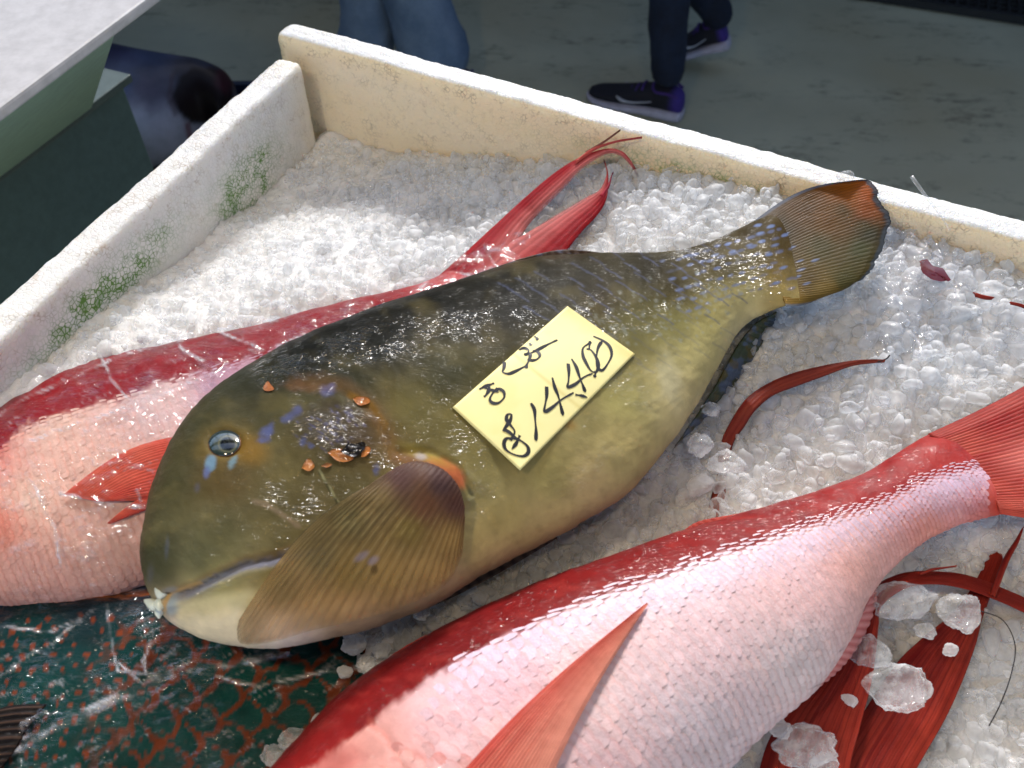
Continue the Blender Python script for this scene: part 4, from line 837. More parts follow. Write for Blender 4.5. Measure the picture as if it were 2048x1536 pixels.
# its pectoral fin
def pec2(u, v, s, t, r): return with_a(mixc((186, 52, 46), (222, 112, 88), .25+.6*fbm(s*5, t*4, 4)-.2*t)*(1-.22*sst(.4, .05, r)[..., None]), np.full_like(u, .88))
fanskin('pectoral_fin', [(372, 870), (362, 900), (350, 950), (335, 1000)], [(128, 988), (160, 996), (196, 1003), (222, 1003)], 0, MAT['fin'], red2, pec2, 50, 140, 20, .0012, .0003, trees=[T_R2], lift=.004,
        bow=lambda s, t: np.stack([0*s, -26*np.sin(s*math.pi)*(1-t)], -1))
fanskin('pectoral_fin', [(345, 965), (338, 985), (330, 1005)], [(214, 1046), (218, 1048), (224, 1047)], 0, MAT['fin'], red2, pec2, 40, 60, 9, .0012, .0003, trees=[T_R2], lift=.003,
        bow=lambda s, t: np.stack([0*s, -10*np.sin(s*math.pi)*(1-t)], -1))

# ---- teal fish with orange net markings, bottom left
teal = empty('teal_fish', at(400, 1400, -.07), 'dark teal fish with orange dots and net markings, film wrapped, bottom left', 'fish')
S3 = [(-420, 1400, -400, 1500, -.05, .008), (-340, 1300, -330, 1640, -.05, .026), (-200, 1215, -200, 1740, -.05, .034), (0, 1172, -20, 1780, -.05, .038), (160, 1166, 140, 1790, -.05, .040), (320, 1166, 300, 1790, -.05, .041), (480, 1190, 450, 1780, -.05, .040), (640, 1218, 600, 1760, -.05, .037), (780, 1236, 740, 1720, -.05, .032), (870, 1262, 860, 1650, -.05, .025), (930, 1330, 940, 1560, -.05, .014), (950, 1400, 960, 1480, -.05, .005)]
def teal_paint(u, v):
    p = Paint(u, v); p.idw([(0, 1180, (16, 26, 44)), (150, 1178, (20, 30, 42)), (290, 1170, (24, 34, 46)), (60, 1260, (14, 54, 52)), (300, 1280, (14, 58, 54)), (100, 1400, (20, 66, 62)), (300, 1450, (24, 78, 72)), (500, 1350, (16, 72, 66)), (700, 1350, (14, 68, 64)), (600, 1480, (24, 72, 68)), (400, 1530, (26, 70, 66)), (800, 1280, (16, 40, 52)), (200, 1530, (18, 56, 50))], 2.4, 15)
    W_, H_ = 48., 88.; x = u+(fbm(u/34, v/34, 2)-.5)*34; y = v+(fbm(u/50, v/50, 7)-.5)*34; best = np.full(u.shape, 1e9); wid = np.full(u.shape, 1.)
    for k in range(-2, 20):
        dy = (((y-1215+(k % 2)*H_/2)/H_) % 1-.5)*2; xc = 120+k*(W_*.92)+(W_*.98)*(1-np.abs(dy)**1.7)+.12*(y-1300)
        best = np.minimum(best, np.abs(x-xc)-(2.6+6.0*(1-np.abs(dy))**.7*sst(-1.1, -.1, dy)+2.5*sst(.1, .9, dy)))
    net = sst(3.0, -2.0, best+(fbm(u/7, v/7, 5)-.5)*5)*sst(150, 330, u+(v-1300)*.15)*sst(1225, 1262, v)
    p.put(net*(.9), (128, 58, 28))
    gx, gy = (u+(fbm(u/30, v/30, 1)-.5)*22)/31, (v+(fbm(u/30, v/30, 6)-.5)*22)/25
    gx = gx+.5*(np.floor(gy) % 2); ci, cj = np.floor(gx), np.floor(gy); jx, jy = (_h(ci, cj, 3)-.5)*.35, (_h(ci, cj, 5)-.5)*.35
    dr = np.hypot((gx-ci-.5-jx)*31, (gy-cj-.5-jy)*25)
    dots = sst(7.8, 5.4, dr+(_h(ci, cj, 9))*2.4)*(_h(ci, cj, 12) > .12)*sst(420, 250, u+(v-1300)*.1)*sst(1215, 1240, v); p.put(dots*.9, (128, 58, 28))
    p.put(np.exp(-((v-1196+.02*u)/7)**2)*sst(.3, .55, fbm(u/50, v/6, 3))*.9, (176, 96, 40)); p.put(np.exp(-((v-1182+.02*u)/4)**2)*.6*sst(.4, .6, fbm(u/30, v/8, 13)), (40, 70, 120))
    return p.c
o3, P3, N3, F3 = body('body', loft(S3, 520, 240, 1.0), MAT['teal'], teal, teal_paint, lambda u, v, R: (fbm(u/40, v/40, 15)-.5)*.002); T_T = bvh(P3, F3)
def tfin(u, v, s, t, r):
    p = Paint(u, v); p.c[:] = lin((20, 34, 48)); p.put(sst(.45, .65, fbm(u/26, v/5, 3))*.9, (164, 84, 34)); p.put(sst(.5, .65, fbm(u/20, v/5, 13))*.8, (32, 74, 130)); return with_a(p.c, np.ones_like(u))
fanskin('dorsal_fin', [(-150, 1206), (0, 1188), (150, 1184), (330, 1182)], [(-150, 1190), (0, 1170), (150, 1166), (330, 1152)], lambda s, t: -.038+.008*s, MAT['fin'], teal, lambda u, v, s, t, r: with_a(mixc((14, 26, 42), (30, 60, 90), fbm(u/20, v/5, 3)), np.ones_like(u)), 10, 90, 20, .0016, .0008)
fanskin('dorsal_fin', [(640, 1262), (720, 1268), (800, 1278), (860, 1300)], [(690, 1248), (760, 1250), (840, 1262), (905, 1280)], lambda s, t: -.028+.008*s, MAT['fin'], teal, tfin, 14, 80, 14, .0016, .0010)
fanskin('pectoral_fin', [(-120, 1480), (-110, 1520), (-90, 1570)], [(95, 1408), (60, 1450), (30, 1500), (0, 1540)], 0, MAT['fin'], teal,
        lambda u, v, s, t, r: with_a(mixc((26, 22, 22), (84, 64, 54), sst(.85, 1, r)*.7), np.ones_like(u)*.97), 40, 60, 9, .0014, .0014, trees=[T_T], lift=.006, bow=lambda s, t: np.stack([0*s, -24*np.sin(s*math.pi)*(1-t)], -1))

# ---- fins of a fish buried in the ice, bottom right
bur = empty('buried_fish', at(1750, 1500, -.05), 'broad dark red fins and streamers of a fish buried in ice at lower right', 'fish')
def dred(u, v, s, t, r): return redfin(u, v, s, t, r, (108, 16, 18), (160, 54, 40), (64, 8, 12))
rib('tail_lobe', [(1500, 1640), (1530, 1500), (1570, 1430), (1620, 1370), (1680, 1290), (1712, 1220), (1750, 1172), (1800, 1148), (1860, 1142), (1940, 1152), (2048, 1196), (2140, 1240)],
    [(1700, 1640), (1700, 1540), (1722, 1450), (1740, 1380), (1752, 1310), (1758, 1250), (1764, 1212), (1805, 1180), (1860, 1170), (1935, 1182), (2048, 1226), (2140, 1270)],
    lambda s, t: -.034+.020*np.sin(s*2.8)+.006*t, bur, dred, 200, 90, 26, .0012, .0003, .004)
rib('tail_lobe', [(1640, 1640), (1660, 1540), (1730, 1420), (1790, 1330), (1840, 1280), (1900, 1230), (1940, 1180), (1972, 1120), (1990, 1070), (2008, 1030)],
    [(1790, 1640), (1830, 1545), (1890, 1440), (1930, 1350), (1952, 1290), (1965, 1240), (1982, 1190), (2000, 1140), (2012, 1080), (2010, 1036)],
    lambda s, t: -.040+.022*s, bur, dred, 200, 90, 26, .0012, .0003, .004)
rib('streamer', [(1978, 1190), (2005, 1120), (2030, 1080), (2044, 1056)], [(1990, 1196), (2018, 1124), (2038, 1084), (2046, 1057)], lambda s, t: -.012+.012*s, bur, dred, 40, 8, 2, .0009, .0004)
rib('streamer', [(1838, 1148), (1860, 1138), (1885, 1136), (1912, 1133)], [(1840, 1152), (1862, 1143), (1886, 1138), (1912, 1134)], lambda s, t: -.006+.012*s, bur, dred, 30, 6, 1, .0007, .0002)
# ---- streamer sticking out of the ice, mid right
loose = empty('fin_streamer', at(1440, 950, -.01), 'thin curved dark red fin streamer poking out of the ice right of the olive fish', 'fin')
rib('blade', [(1405, 1060), (1418, 1010), (1432, 950), (1440, 890), (1460, 845), (1490, 800), (1530, 770), (1580, 748), (1640, 733), (1700, 724), (1740, 722), (1768, 724)],
    [(1440, 1062), (1450, 1010), (1456, 950), (1466, 890), (1490, 852), (1510, 822), (1545, 792), (1595, 772), (1650, 752), (1702, 733), (1742, 727), (1769, 725)],
    lambda s, t: np.interp(s, [0, .2, .3, .45, 1], [-.020, -.014, -.002, .016, .028]), loose, lambda u, v, s, t, r: redfin(u, v, s, t, r, (100, 20, 20), (150, 66, 48), (60, 10, 12)), 160, 14, 4, .0013, .0009)
V, Fc = tube(spl([at(1755, 724, .028), at(1772, 718, .031), at(1780, 710, .034)], 10), .0006, 5); mobj('hair', V, Fc, ink, loose)
sc_ = rib('red_scrap', [(1944, 586), (1965, 592), (1988, 597)], [(1950, 594), (1968, 599), (1983, 600)], .048, None, dred, 20, 6, 2, .001, .0003); tag(sc_, 'small dark red fin scrap on the ice by the right edge', 'fin scrap')
sc_ = rib('red_scrap', [(2018, 606), (2045, 612), (2080, 630)], [(2020, 609), (2045, 616), (2080, 634)], .046, None, dred, 20, 6, 2, .001, .0003); tag(sc_, 'thin red fin strip on the ice cut by the right photo edge', 'fin scrap')
u, v, s, ph = patch(1868, 543, 34, 14, 30, 8, 24); Pp = at(u*(1)+(fbm(ph*3, s*3, 2)-.5)*14*s, v+(fbm(ph*3, s*3, 8)-.5)*14*s, .050+.001*(1-s))
sc_ = mobj('blood_clot', Pp, [tuple(f) for f in gridf(8, 24, True)], plain('clot', L(96, 18, 30), .2), None); tag(sc_, 'dark red clot frozen into the ice beside the tail of the olive fish', 'clot')
V, Fc = tube(spl([at(1955, 1220, -.01), at(2005, 1240, -.008), at(2030, 1290, -.01), at(2022, 1350, -.012), at(2000, 1410, -.016), at(1978, 1452, -.02)], 40), .0004, 5)
tag(mobj('dark_hair', V, Fc, ink), 'long dark curved hair lying at the lower right over the ice', 'hair')

# ================================================================== CRUSHED ICE
def nugget(seed_, sub=2, rough=.22):
    bm = bmesh.new(); bmesh.ops.create_icosphere(bm, subdivisions=sub, radius=1.0); r = random.Random(seed_)
    pl = [(Vector((r.gauss(0, 1), r.gauss(0, 1), r.gauss(0, 1))).normalized(), .42+.35*r.random()) for _ in range(11)]
    for v_ in bm.verts:
        for n_, d_ in pl:
            k = v_.co.dot(n_)
            if k > d_: v_.co -= n_*(k-d_)*.80
        v_.co *= 1+r.uniform(-1, 1)*.09
    V = np.array([v_.co[:] for v_ in bm.verts]); Fc = np.array([[q.index for q in f.verts] for f in bm.faces]); bm.free(); return V*np.array([1, .85, .7]), Fc
NUG = [nugget(k) for k in range(14)]; NUGL = [nugget(50+k, 1) for k in range(8)]
def rotm(r):
    q = r.normal(size=4); q /= np.linalg.norm(q); w_, x, y, z = q
    return np.array([[1-2*(y*y+z*z), 2*(x*y-w_*z), 2*(x*z+w_*y)], [2*(x*y+w_*z), 1-2*(x*x+z*z), 2*(y*z-w_*x)], [2*(x*z-w_*y), 2*(y*z+w_*x), 1-2*(x*x+y*y)]])
Vs, Fs, off = [], [], 0
RIB_TREES = [BVHTree.FromObject(o_, bpy.context.evaluated_depsgraph_get()) for o_ in ()]
for o_ in bur.children:
    Vt = [tuple(np.array(v_.co[:])+np.array(bur.location)) for v_ in o_.data.vertices]; RIB_TREES.append(BVHTree.FromPolygons(Vt, [tuple(p_.vertices) for p_ in o_.data.polygons]))
FISH_TREES = [T_HERO, T_R1, T_R2, T_T]+RIB_TREES
def add_nug(x, y, z, size, low=False):
    global off
    V, Fc = (NUGL if low else NUG)[rng.integers(0, 8 if low else 14)]
    W_ = (V*size*(.8+.4*rng.random(3)))@rotm(rng).T+np.array([x, y, z]); Vs.append(W_); Fs.append(Fc+off); off += len(V)
g = .0096; cnt = 0
gx, gy = np.meshgrid(np.arange(-.5, .75, g), np.arange(-.05, .95, g), indexing='ij')
gx = gx+rng.uniform(-.5, .5, gx.shape)*g; gy = gy+rng.uniform(-.5, .5, gy.shape)*g
okb = in_box(gx, gy, .004); gz = ice_z(gx, gy); gu, gv = pix(np.stack([gx, gy, gz], -1))
okb &= (gu > -60)&(gu < 2110)&(gv > 150)&(gv < 1620)
for x, y, z, u_, v_ in zip(gx[okb], gy[okb], gz[okb], gu[okb], gv[okb]):
    h = Vector((x, y, .5)); hid = False
    for t_ in FISH_TREES:
        q = t_.ray_cast(h, Vector((0, 0, -1)))
        if q[0] is None or q[0].z < z-.001: continue
        q2 = t_.ray_cast(q[0]-Vector((0, 0, .0005)), Vector((0, 0, -1)))
        if t_ in RIB_TREES or q2[0] is None or q2[0].z < z+.003: hid = True; break
        dd = (Vector((x, y, z))-Vector(CO)); hh = t_.ray_cast(Vector(CO), dd.normalized())      # deep underneath: never seen
        if hh[0] is not None and hh[3] < dd.length-.07: hid = True; break
    if hid: continue
    slush = sst(1000, 500, u_)*sst(900, 500, v_)
    sz = (.0060+.0068*rng.random()**1.8)*(1-.3*slush)
    zz = z+rng.uniform(-.35, .5)*.006*(1-.5*slush)
    add_nug(x, y, zz, sz)
    if rng.random() < .35: add_nug(x+rng.normal()*.004, y+rng.normal()*.004, zz+.004, sz*.55, True)
ice = mobj('crushed_ice', np.vstack(Vs), np.vstack(Fs), MAT['ice'], None, None, True); tag(ice, 'crushed ice filling the foam box', 'ice', kind='stuff')
# separate clear lumps on the fish fins
def lump(u_, v_, z, r_, lab, seed_, flat=.45, mat='clear'):
    V, Fc = nugget(seed_, 4); V = V/np.linalg.norm(V, axis=1, keepdims=True)*(.35+.65*np.linalg.norm(V, axis=1, keepdims=True)); nz = np.array([fbm(np.array([p[0]*3+9]), np.array([p[1]*3+p[2]*2+9]), seed_)[0] for p in V]); V = V*(.8+.55*nz)[:, None]
    a_ = random.Random(seed_).random()*3; c_, s_ = math.cos(a_), math.sin(a_); V = V@np.array([[c_, s_, 0], [-s_, c_, 0], [0, 0, 1]])*np.array([r_[0], r_[1], r_[0]*flat])
    p = at(u_, v_, z); o = mobj('ice_lump', V, Fc, MAT[mat], None); o.location = p; tag(o, lab, 'ice lump', 'clear ice lumps lying on the fish')
lump(1810, 1200, -.004, (.024, .016), 'large clear ice lump over the curved red streamer at lower right', 3)
lump(1920, 1225, -.006, (.017, .014), 'frosty ice lump against the right hand buried fin', 4)
lump(1790, 1370, -.014, (.026, .019), 'broad clear ice plate across the two buried red fins', 5, .25)
lump(1735, 1300, -.010, (.018, .013), 'ice lump between the anal fin and the buried fins', 6)
lump(1610, 1490, -.010, (.024, .014), 'wet clear ice lump against the belly at the bottom of the photo', 7)
lump(800, 1325, -.012, (.012, .009), 'cloudy ice lump where teal and front red fish meet', 8, .6, 'ice')
lump(590, 1480, -.006, (.012, .009), 'ice lump on the teal fish beside the front red fish', 9, .6)
lump(550, 1510, -.006, (.010, .008), 'small ice lump on the teal fish near the bottom edge', 10, .6)
lump(720, 1400, -.010, (.008, .006), 'tiny ice lump on the back edge of the front red fish', 11, .6)
lump(842, 1226, .012, (.007, .006), 'rounded clear ice bead under the belly of the olive fish', 12, .8)
lump(1400, 890, .020, (.011, .010), 'clear ice lump touching the lower end of the anal fin', 13, .7)
lump(1422, 820, .020, (.008, .007), 'small clear ice lump lying on the anal fin', 14, .8)
lump(1450, 925, .006, (.014, .012), 'ice lump covering the middle of the red streamer', 15, .5)
lump(1400, 970, -.002, (.012, .010), 'pinkish ice lump just below the red streamer', 16, .6, 'ice')
for (u_, v_, r1_, lb, sd_n, mt) in ((1760, 1215, .007, 'small wet ice bit under the curved streamer', 31, 'ice'), (1850, 1260, .009, 'ice bit between the two big lumps at lower right', 32, 'clear'), (1700, 1400, .006, 'tiny ice bit on the left buried fin', 33, 'ice'), (1560, 1460, .008, 'ice bit where the belly meets the left buried fin', 34, 'ice'), (1650, 1530, .010, 'ice bit at the bottom edge on the buried fins', 35, 'clear'), (1900, 1300, .006, 'small frosty ice bit at the top of the right buried fin', 36, 'ice'), (960, 1195, .007, 'grey ice bit close under the belly of the olive fish', 37, 'ice'), (712, 1290, .009, 'wet ice bit just below the chin end of the pectoral fin', 41, 'ice'), (735, 1330, .008, 'greyish ice bit beside the back of the front red fish', 42, 'clear'), (690, 1345, .006, 'little ice bit resting on the right end of the teal fish', 43, 'ice'), (760, 1300, .007, 'ice bit wedged between the olive belly and the front red fish', 44, 'ice'), (640, 1440, .006, 'small ice bit lying on the teal fish', 38, 'ice'), (615, 1520, .007, 'ice bit at the bottom edge on the teal fish', 39, 'ice')):
    lump(u_, v_, -.012 if u_ > 1500 else -.002, (r1_, r1_*.8), lb, sd_n, .6, mt)
lump(1690, 352, .064, (.008, .005), 'clear ice chip on the foam rim above the tail', 17, .8)

# ================================================================== PLASTIC FILM
def film(name, poly, trees, lab, step=7, creases=(), lift=.003, wr=.0022, fall=.0, ang=.4, seed_=1, mat='film'):
    us = np.arange(min(p[0] for p in poly), max(p[0] for p in poly)+step, step); vs = np.arange(min(p[1] for p in poly), max(p[1] for p in poly)+step, step)
    U, V_ = np.meshgrid(us, vs, indexing='ij'); Uj = U+(fbm(U/40, V_/40, seed_)-.5)*26; Vj = V_+(fbm(U/40, V_/40, seed_+4)-.5)*26
    inside = inpoly(Uj, Vj, poly); P = cast(trees, U, V_, 0.0); D = np.linalg.norm(P-CO, axis=-1)
    for _ in range(6):                      # the film spans the hollows
        Dp = np.pad(D, 1, mode='edge'); D = np.minimum(D, (Dp[:-2, 1:-1]+Dp[2:, 1:-1]+Dp[1:-1, :-2]+Dp[1:-1, 2:])/4)
    c_, s_ = math.cos(ang), math.sin(ang); a = (U*c_-V_*s_); b = (U*s_+V_*c_)
    rid = 1-np.abs(fbm(a/150+fbm(U/90, V_/90, seed_)*1.2, b/26, seed_+8)*2-1); rid2 = 1-np.abs(fbm(a/30, b/60, seed_+2)*2-1)
    cm = sst(.93, 1, rid)*.35*sst(.5, .7, fbm(U/60, V_/60, seed_+5))
    e_ = np.full(U.shape, 1e9)
    for cp, wd in creases:
        d0 = seg(U+(fbm(U/70, V_/70, 3)-.5)*16, V_+(fbm(U/70, V_/70, 6)-.5)*16, cp); cm = np.maximum(cm, (1-sst(wd*.2, wd*1.5, d0))*(.06+.75*sst(.35, .7, fbm(U/30, V_/30, 8))))
    w_ = (sst(.72, 1, rid)*1.0+sst(.8, 1, rid2)*.5+cm*.8)*wr; r = ray(U, V_); r /= np.linalg.norm(r, axis=-1, keepdims=True)
    P = CO+r*(D-lift-w_)[..., None]; n, m_ = U.shape; idx = gridf(n, m_); idx = idx[inside.ravel()[idx].all(1)]
    used = np.unique(idx); rm = np.full(n*m_, -1); rm[used] = np.arange(len(used))
    o = mobj(name, P.reshape(-1, 3)[used], rm[idx], MAT[mat], None, np.repeat(cm.ravel()[used][:, None], 3, 1)); tag(o, lab, 'plastic film', 'clear films wrapped on the fish'); return o
film('plastic_film', [(-120, 860), (0, 800), (120, 722), (300, 680), (500, 644), (600, 610), (760, 575), (860, 560), (950, 590), (900, 640), (640, 700), (480, 780), (380, 900), (330, 1040), (300, 1190), (-120, 1200)], [T_R2, T_BED, T_T], 'clear wrinkled film stretched over the red fish at the left', 5, [([(60, 880), (180, 840), (330, 790), (520, 700), (640, 660)], 2.5), ([(300, 690), (370, 672), (480, 650), (560, 640)], 4), ([(360, 690), (400, 720), (560, 690)], 3), ([(120, 985), (230, 1010), (330, 1012)], 4), ([(200, 700), (225, 760), (260, 800)], 2.5), ([(60, 960), (110, 1060), (130, 1160)], 3), ([(0, 830), (60, 790), (220, 720), (330, 680)], 3), ([(240, 920), (280, 1000)], 2.5), ([(430, 660), (520, 700)], 2.5)], .004, .0022, ang=.35, seed_=3)
film('plastic_film', [(-120, 1176), (290, 1168), (340, 1230), (600, 1310), (780, 1270), (880, 1290), (830, 1330), (700, 1420), (560, 1560), (-120, 1620)], [T_T, T_R2, T_BED], 'clear wrinkled film stretched over the teal fish', 5, [([(-20, 1530), (120, 1450), (230, 1400), (350, 1350), (460, 1330), (600, 1300)], 7), ([(0, 1500), (140, 1430), (300, 1360), (420, 1310)], 4), ([(215, 1210), (225, 1300), (235, 1345), (330, 1350)], 2.5), ([(190, 1220), (110, 1280), (20, 1340)], 2.5), ([(300, 1260), (290, 1340), (330, 1400)], 2.5), ([(400, 1350), (520, 1370), (640, 1350), (760, 1330)], 3), ([(0, 1250), (100, 1260), (160, 1240)], 2.5), ([(240, 1330), (300, 1380), (380, 1420)], 2.5), ([(330, 1240), (300, 1290), (285, 1330)], 2.5)], .004, .0026, ang=.5, seed_=5)
film('plastic_film', [(820, 580), (880, 530), (940, 490), (1000, 470), (1100, 455), (1180, 448), (1150, 500), (1080, 560), (900, 640)], [T_BED, T_R2], 'clear film crumpled round the root of the forked tail', 4, [([(840, 575), (900, 520), (990, 500), (1100, 470), (1180, 455)], 3.5), ([(860, 590), (960, 540), (1080, 520), (1150, 500)], 3), ([(890, 510), (900, 560), (960, 600)], 2.5), ([(880, 540), (1000, 560), (1060, 540)], 2.5), ([(960, 470), (980, 520), (1010, 560)], 2.5), ([(1060, 500), (1120, 440)], 2.5)], .022, .0035, ang=.9, seed_=9)
film('plastic_film', [(1740, 380), (1800, 380), (1860, 410), (1920, 470), (1930, 560), (1900, 640), (1850, 720), (1760, 760), (1720, 640), (1735, 560), (1775, 500)], [T_BED], 'clear crumpled film on the ice beside the olive tail', 4, [([(1740, 560), (1800, 600), (1840, 690), (1850, 730)], 3), ([(1790, 420), (1830, 480), (1880, 520)], 3), ([(1750, 610), (1830, 580), (1920, 570)], 2.5), ([(1725, 620), (1728, 690), (1770, 760)], 4)], .016, .005, ang=1.3, seed_=12)
V, Fc = tube(spl([at(1823, 353, .085), at(1850, 390, .078), at(1872, 418, .070), at(1900, 460, .062)], 14), np.linspace(.0016, .0006, 14), 8)
tag(mobj('plastic_pin', V, Fc, MAT['clear']), 'thin clear plastic pin sticking up over the back rim beside the tail', 'plastic pin')

# ================================================================== BEHIND THE BOX
# white foam lid and green tub at the upper left
lidm = plain('lid_foam', L(206, 204, 206), .5)
tubm = plain('green_paint', L(176, 206, 186), .35); darkm = plain('dark_green_paint', L(96, 118, 116), .45)
lid = empty('foam_slab', at(60, 60, .07), 'flat white foam slab at the upper left corner lying on the green tub', 'foam slab')
e0, e1 = at(290, 0, .10), at(0, 215, .10); d_ = (e1-e0)/np.linalg.norm(e1-e0); nI = np.array([-d_[1], d_[0], 0]); nI = nI if nI[0] < 0 else -nI
q = [e0-d_*.25, e1+d_*.4, e1+d_*.4+nI*.6, e0-d_*.25+nI*.6]
V = np.array([(p[0], p[1], z) for z in (.088, .10) for p in q]); o = mobj('slab', V, [(3, 2, 1, 0), (4, 5, 6, 7), (0, 1, 5, 4), (1, 2, 6, 5), (2, 3, 7, 6), (3, 0, 4, 7)], lidm, lid, smooth=False); bevel(o, .003, 2)
def prism(name, quadT, quadB, mat, parent, bw=.004):
    V = np.vstack([quadB, quadT]); o = mobj(name, V, [(3, 2, 1, 0), (4, 5, 6, 7), (0, 1, 5, 4), (1, 2, 6, 5), (2, 3, 7, 6), (3, 0, 4, 7)], mat, parent, smooth=False); bevel(o, bw, 2); return o
tub = empty('green_tub', at(60, 300, -.95), 'pale green painted metal tub on a darker green stand left of the foam box', 'tub')
tA_, tB_ = at(236, 60, .087), at(-160, 345, .087); bA_, bB_ = at(186, 214, -.24), at(-160, 476, -.24); inn = nI*.7
prism('basin', np.array([tA_, tB_, tB_+inn, tA_+inn]), np.array([bA_, bB_, bB_+inn*.9, bA_+inn*.9]), tubm, tub)
l0, l1 = at(246, 150, -.262), at(-160, 478, -.262); l0 = bA_+(l0-bA_)*1.0; dd_ = (bB_-bA_)/np.linalg.norm(bB_-bA_)
c0 = at(246, 168, -.25); c1 = c0+dd_*1.2; up4 = np.array([c0, c1, c1+nI*.9, c0+nI*.9]); lo4 = up4.copy(); lo4[:, 2] = -.95
prism('stand', up4, lo4, darkm, tub, .004)
r4 = np.array([c0-nI*.012-dd_*.012, c1-nI*.012, c1+nI*.05, c0+nI*.05-dd_*.012]); r4b = r4.copy(); r4[:, 2] = -.236; r4b[:, 2] = -.249
prism('lip', r4, r4b, plain('lip_metal', L(96, 108, 104), .3), tub, .002)
# dark fish body with a cut end, lying low behind the box
cutf = empty('cut_fish', at(300, 200, -.75), 'big dark headless fish with a dark red cut end lying low at the upper left', 'fish')
S4 = [(120, 60, 100, 330, -.62, .10), (230, 84, 200, 350, -.62, .12), (300, 98, 290, 330, -.62, .11), (370, 112, 350, 300, -.62, .10), (420, 122, 400, 270, -.62, .09), (462, 142, 440, 262, -.62, .07), (474, 165, 468, 235, -.62, .04)]
def cut_paint(u, v):
    p = Paint(u, v); p.idw([(230, 90, (30, 34, 76)), (300, 110, (52, 66, 100)), (400, 130, (44, 54, 80)), (240, 160, (96, 112, 150)), (300, 180, (100, 96, 120)), (280, 240, (206, 206, 226)), (340, 260, (186, 184, 206)), (250, 300, (214, 214, 230)), (400, 140, (70, 60, 70))], 3, 20)
    p.ell(408, 190, 66, 56, -20, (26, 8, 12), 1, .12, .25); p.line([(345, 150), (338, 190), (350, 230)], 5, (92, 74, 84), .6, .5, 4); p.ell(452, 160, 22, 26, 0, (60, 10, 24), .9, .4, .4); p.line([(375, 250), (380, 275)], 6, (110, 24, 34), .7); return p.c
body('body', loft(S4, 90, 90, 1.0), skin_mat('dark_skin', .6, .1, .5, 60, .3, spec=.2), cutf, cut_paint)
crate = empty('blue_crate', at(300, 300, -.95), 'dark blue fish crate under the headless fish behind the foam box', 'crate')
cc = at(330, 250, -.74); bluem = plain('blue_plastic', L(24, 38, 66), .4)
for (x0, x1, y0, y1, z0, z1, nm) in ((-.55, .22, -.24, -.22, -.95, -.76, 'side_panel'), (-.55, .22, .22, .24, -.95, -.76, 'side_panel'), (-.55, -.53, -.22, .22, -.95, -.76, 'end_panel'), (.20, .22, -.22, .22, -.95, -.76, 'end_panel'), (-.53, .20, -.22, .22, -.945, -.80, 'bottom')):
    V, Fc = boxm(cc[0]+x0, cc[0]+x1, cc[1]+y0, cc[1]+y1, z0, z1); bevel(mobj(nm, V, Fc, bluem, crate, smooth=False), .004)

# people: legs seen from the thigh down, walking past
def denim(name, c, c2):
    m = M(name); n = m.noise(9, 5, .6); n3 = m.noise(260, 2)
    m.l(m.mix(m.math('MULTIPLY', m.ramp(n3, (.3, 0.0), (.7, 1.0)), .35), m.mix(m.ramp(n, (.38, 0.0), (.62, 1.0)), c, c2), tuple(x*.55 for x in c)), m.b.inputs['Base Color']); m.set(Roughness=.85)
    m.l(m.bump(n, .7, .02, m.bump(n3, .3, .001)), m.b.inputs['Normal']); return m.m
def legs(name, parent, chains, mat):
    bm = bmesh.new(); me = bpy.data.meshes.new(name); verts = {}; rad = []
    org = np.array(parent_origin(parent))
    hip = bm.verts.new(Vector(chains[0][0][0])-Vector(org)); rad.append(chains[0][0][1]); vs_all = [hip]
    for ch in chains:
        prev = hip
        for p, r in ch[1:]:
            q = bm.verts.new(Vector(p)-Vector(org)); rad.append(r); bm.edges.new((prev, q)); prev = q
    bm.to_mesh(me); bm.free(); o = bpy.data.objects.new(name, me); COL.objects.link(o); o.parent = parent
    sk = o.modifiers.new('skin', 'SKIN'); sk.use_smooth_shade = True
    for k, (lay, r) in enumerate(zip(me.skin_vertices[0].data, rad)): lay.radius = (r, r); lay.use_root = (k == 0)
    ss = o.modifiers.new('sub', 'SUBSURF'); ss.levels = 2; ss.render_levels = 2
    tx = bpy.data.textures.new(name+'_folds', 'CLOUDS'); tx.noise_scale = .09; dm = o.modifiers.new('folds', 'DISPLACE'); dm.texture = tx; dm.strength = .025; dm.mid_level = .5
    me.materials.append(mat); return o
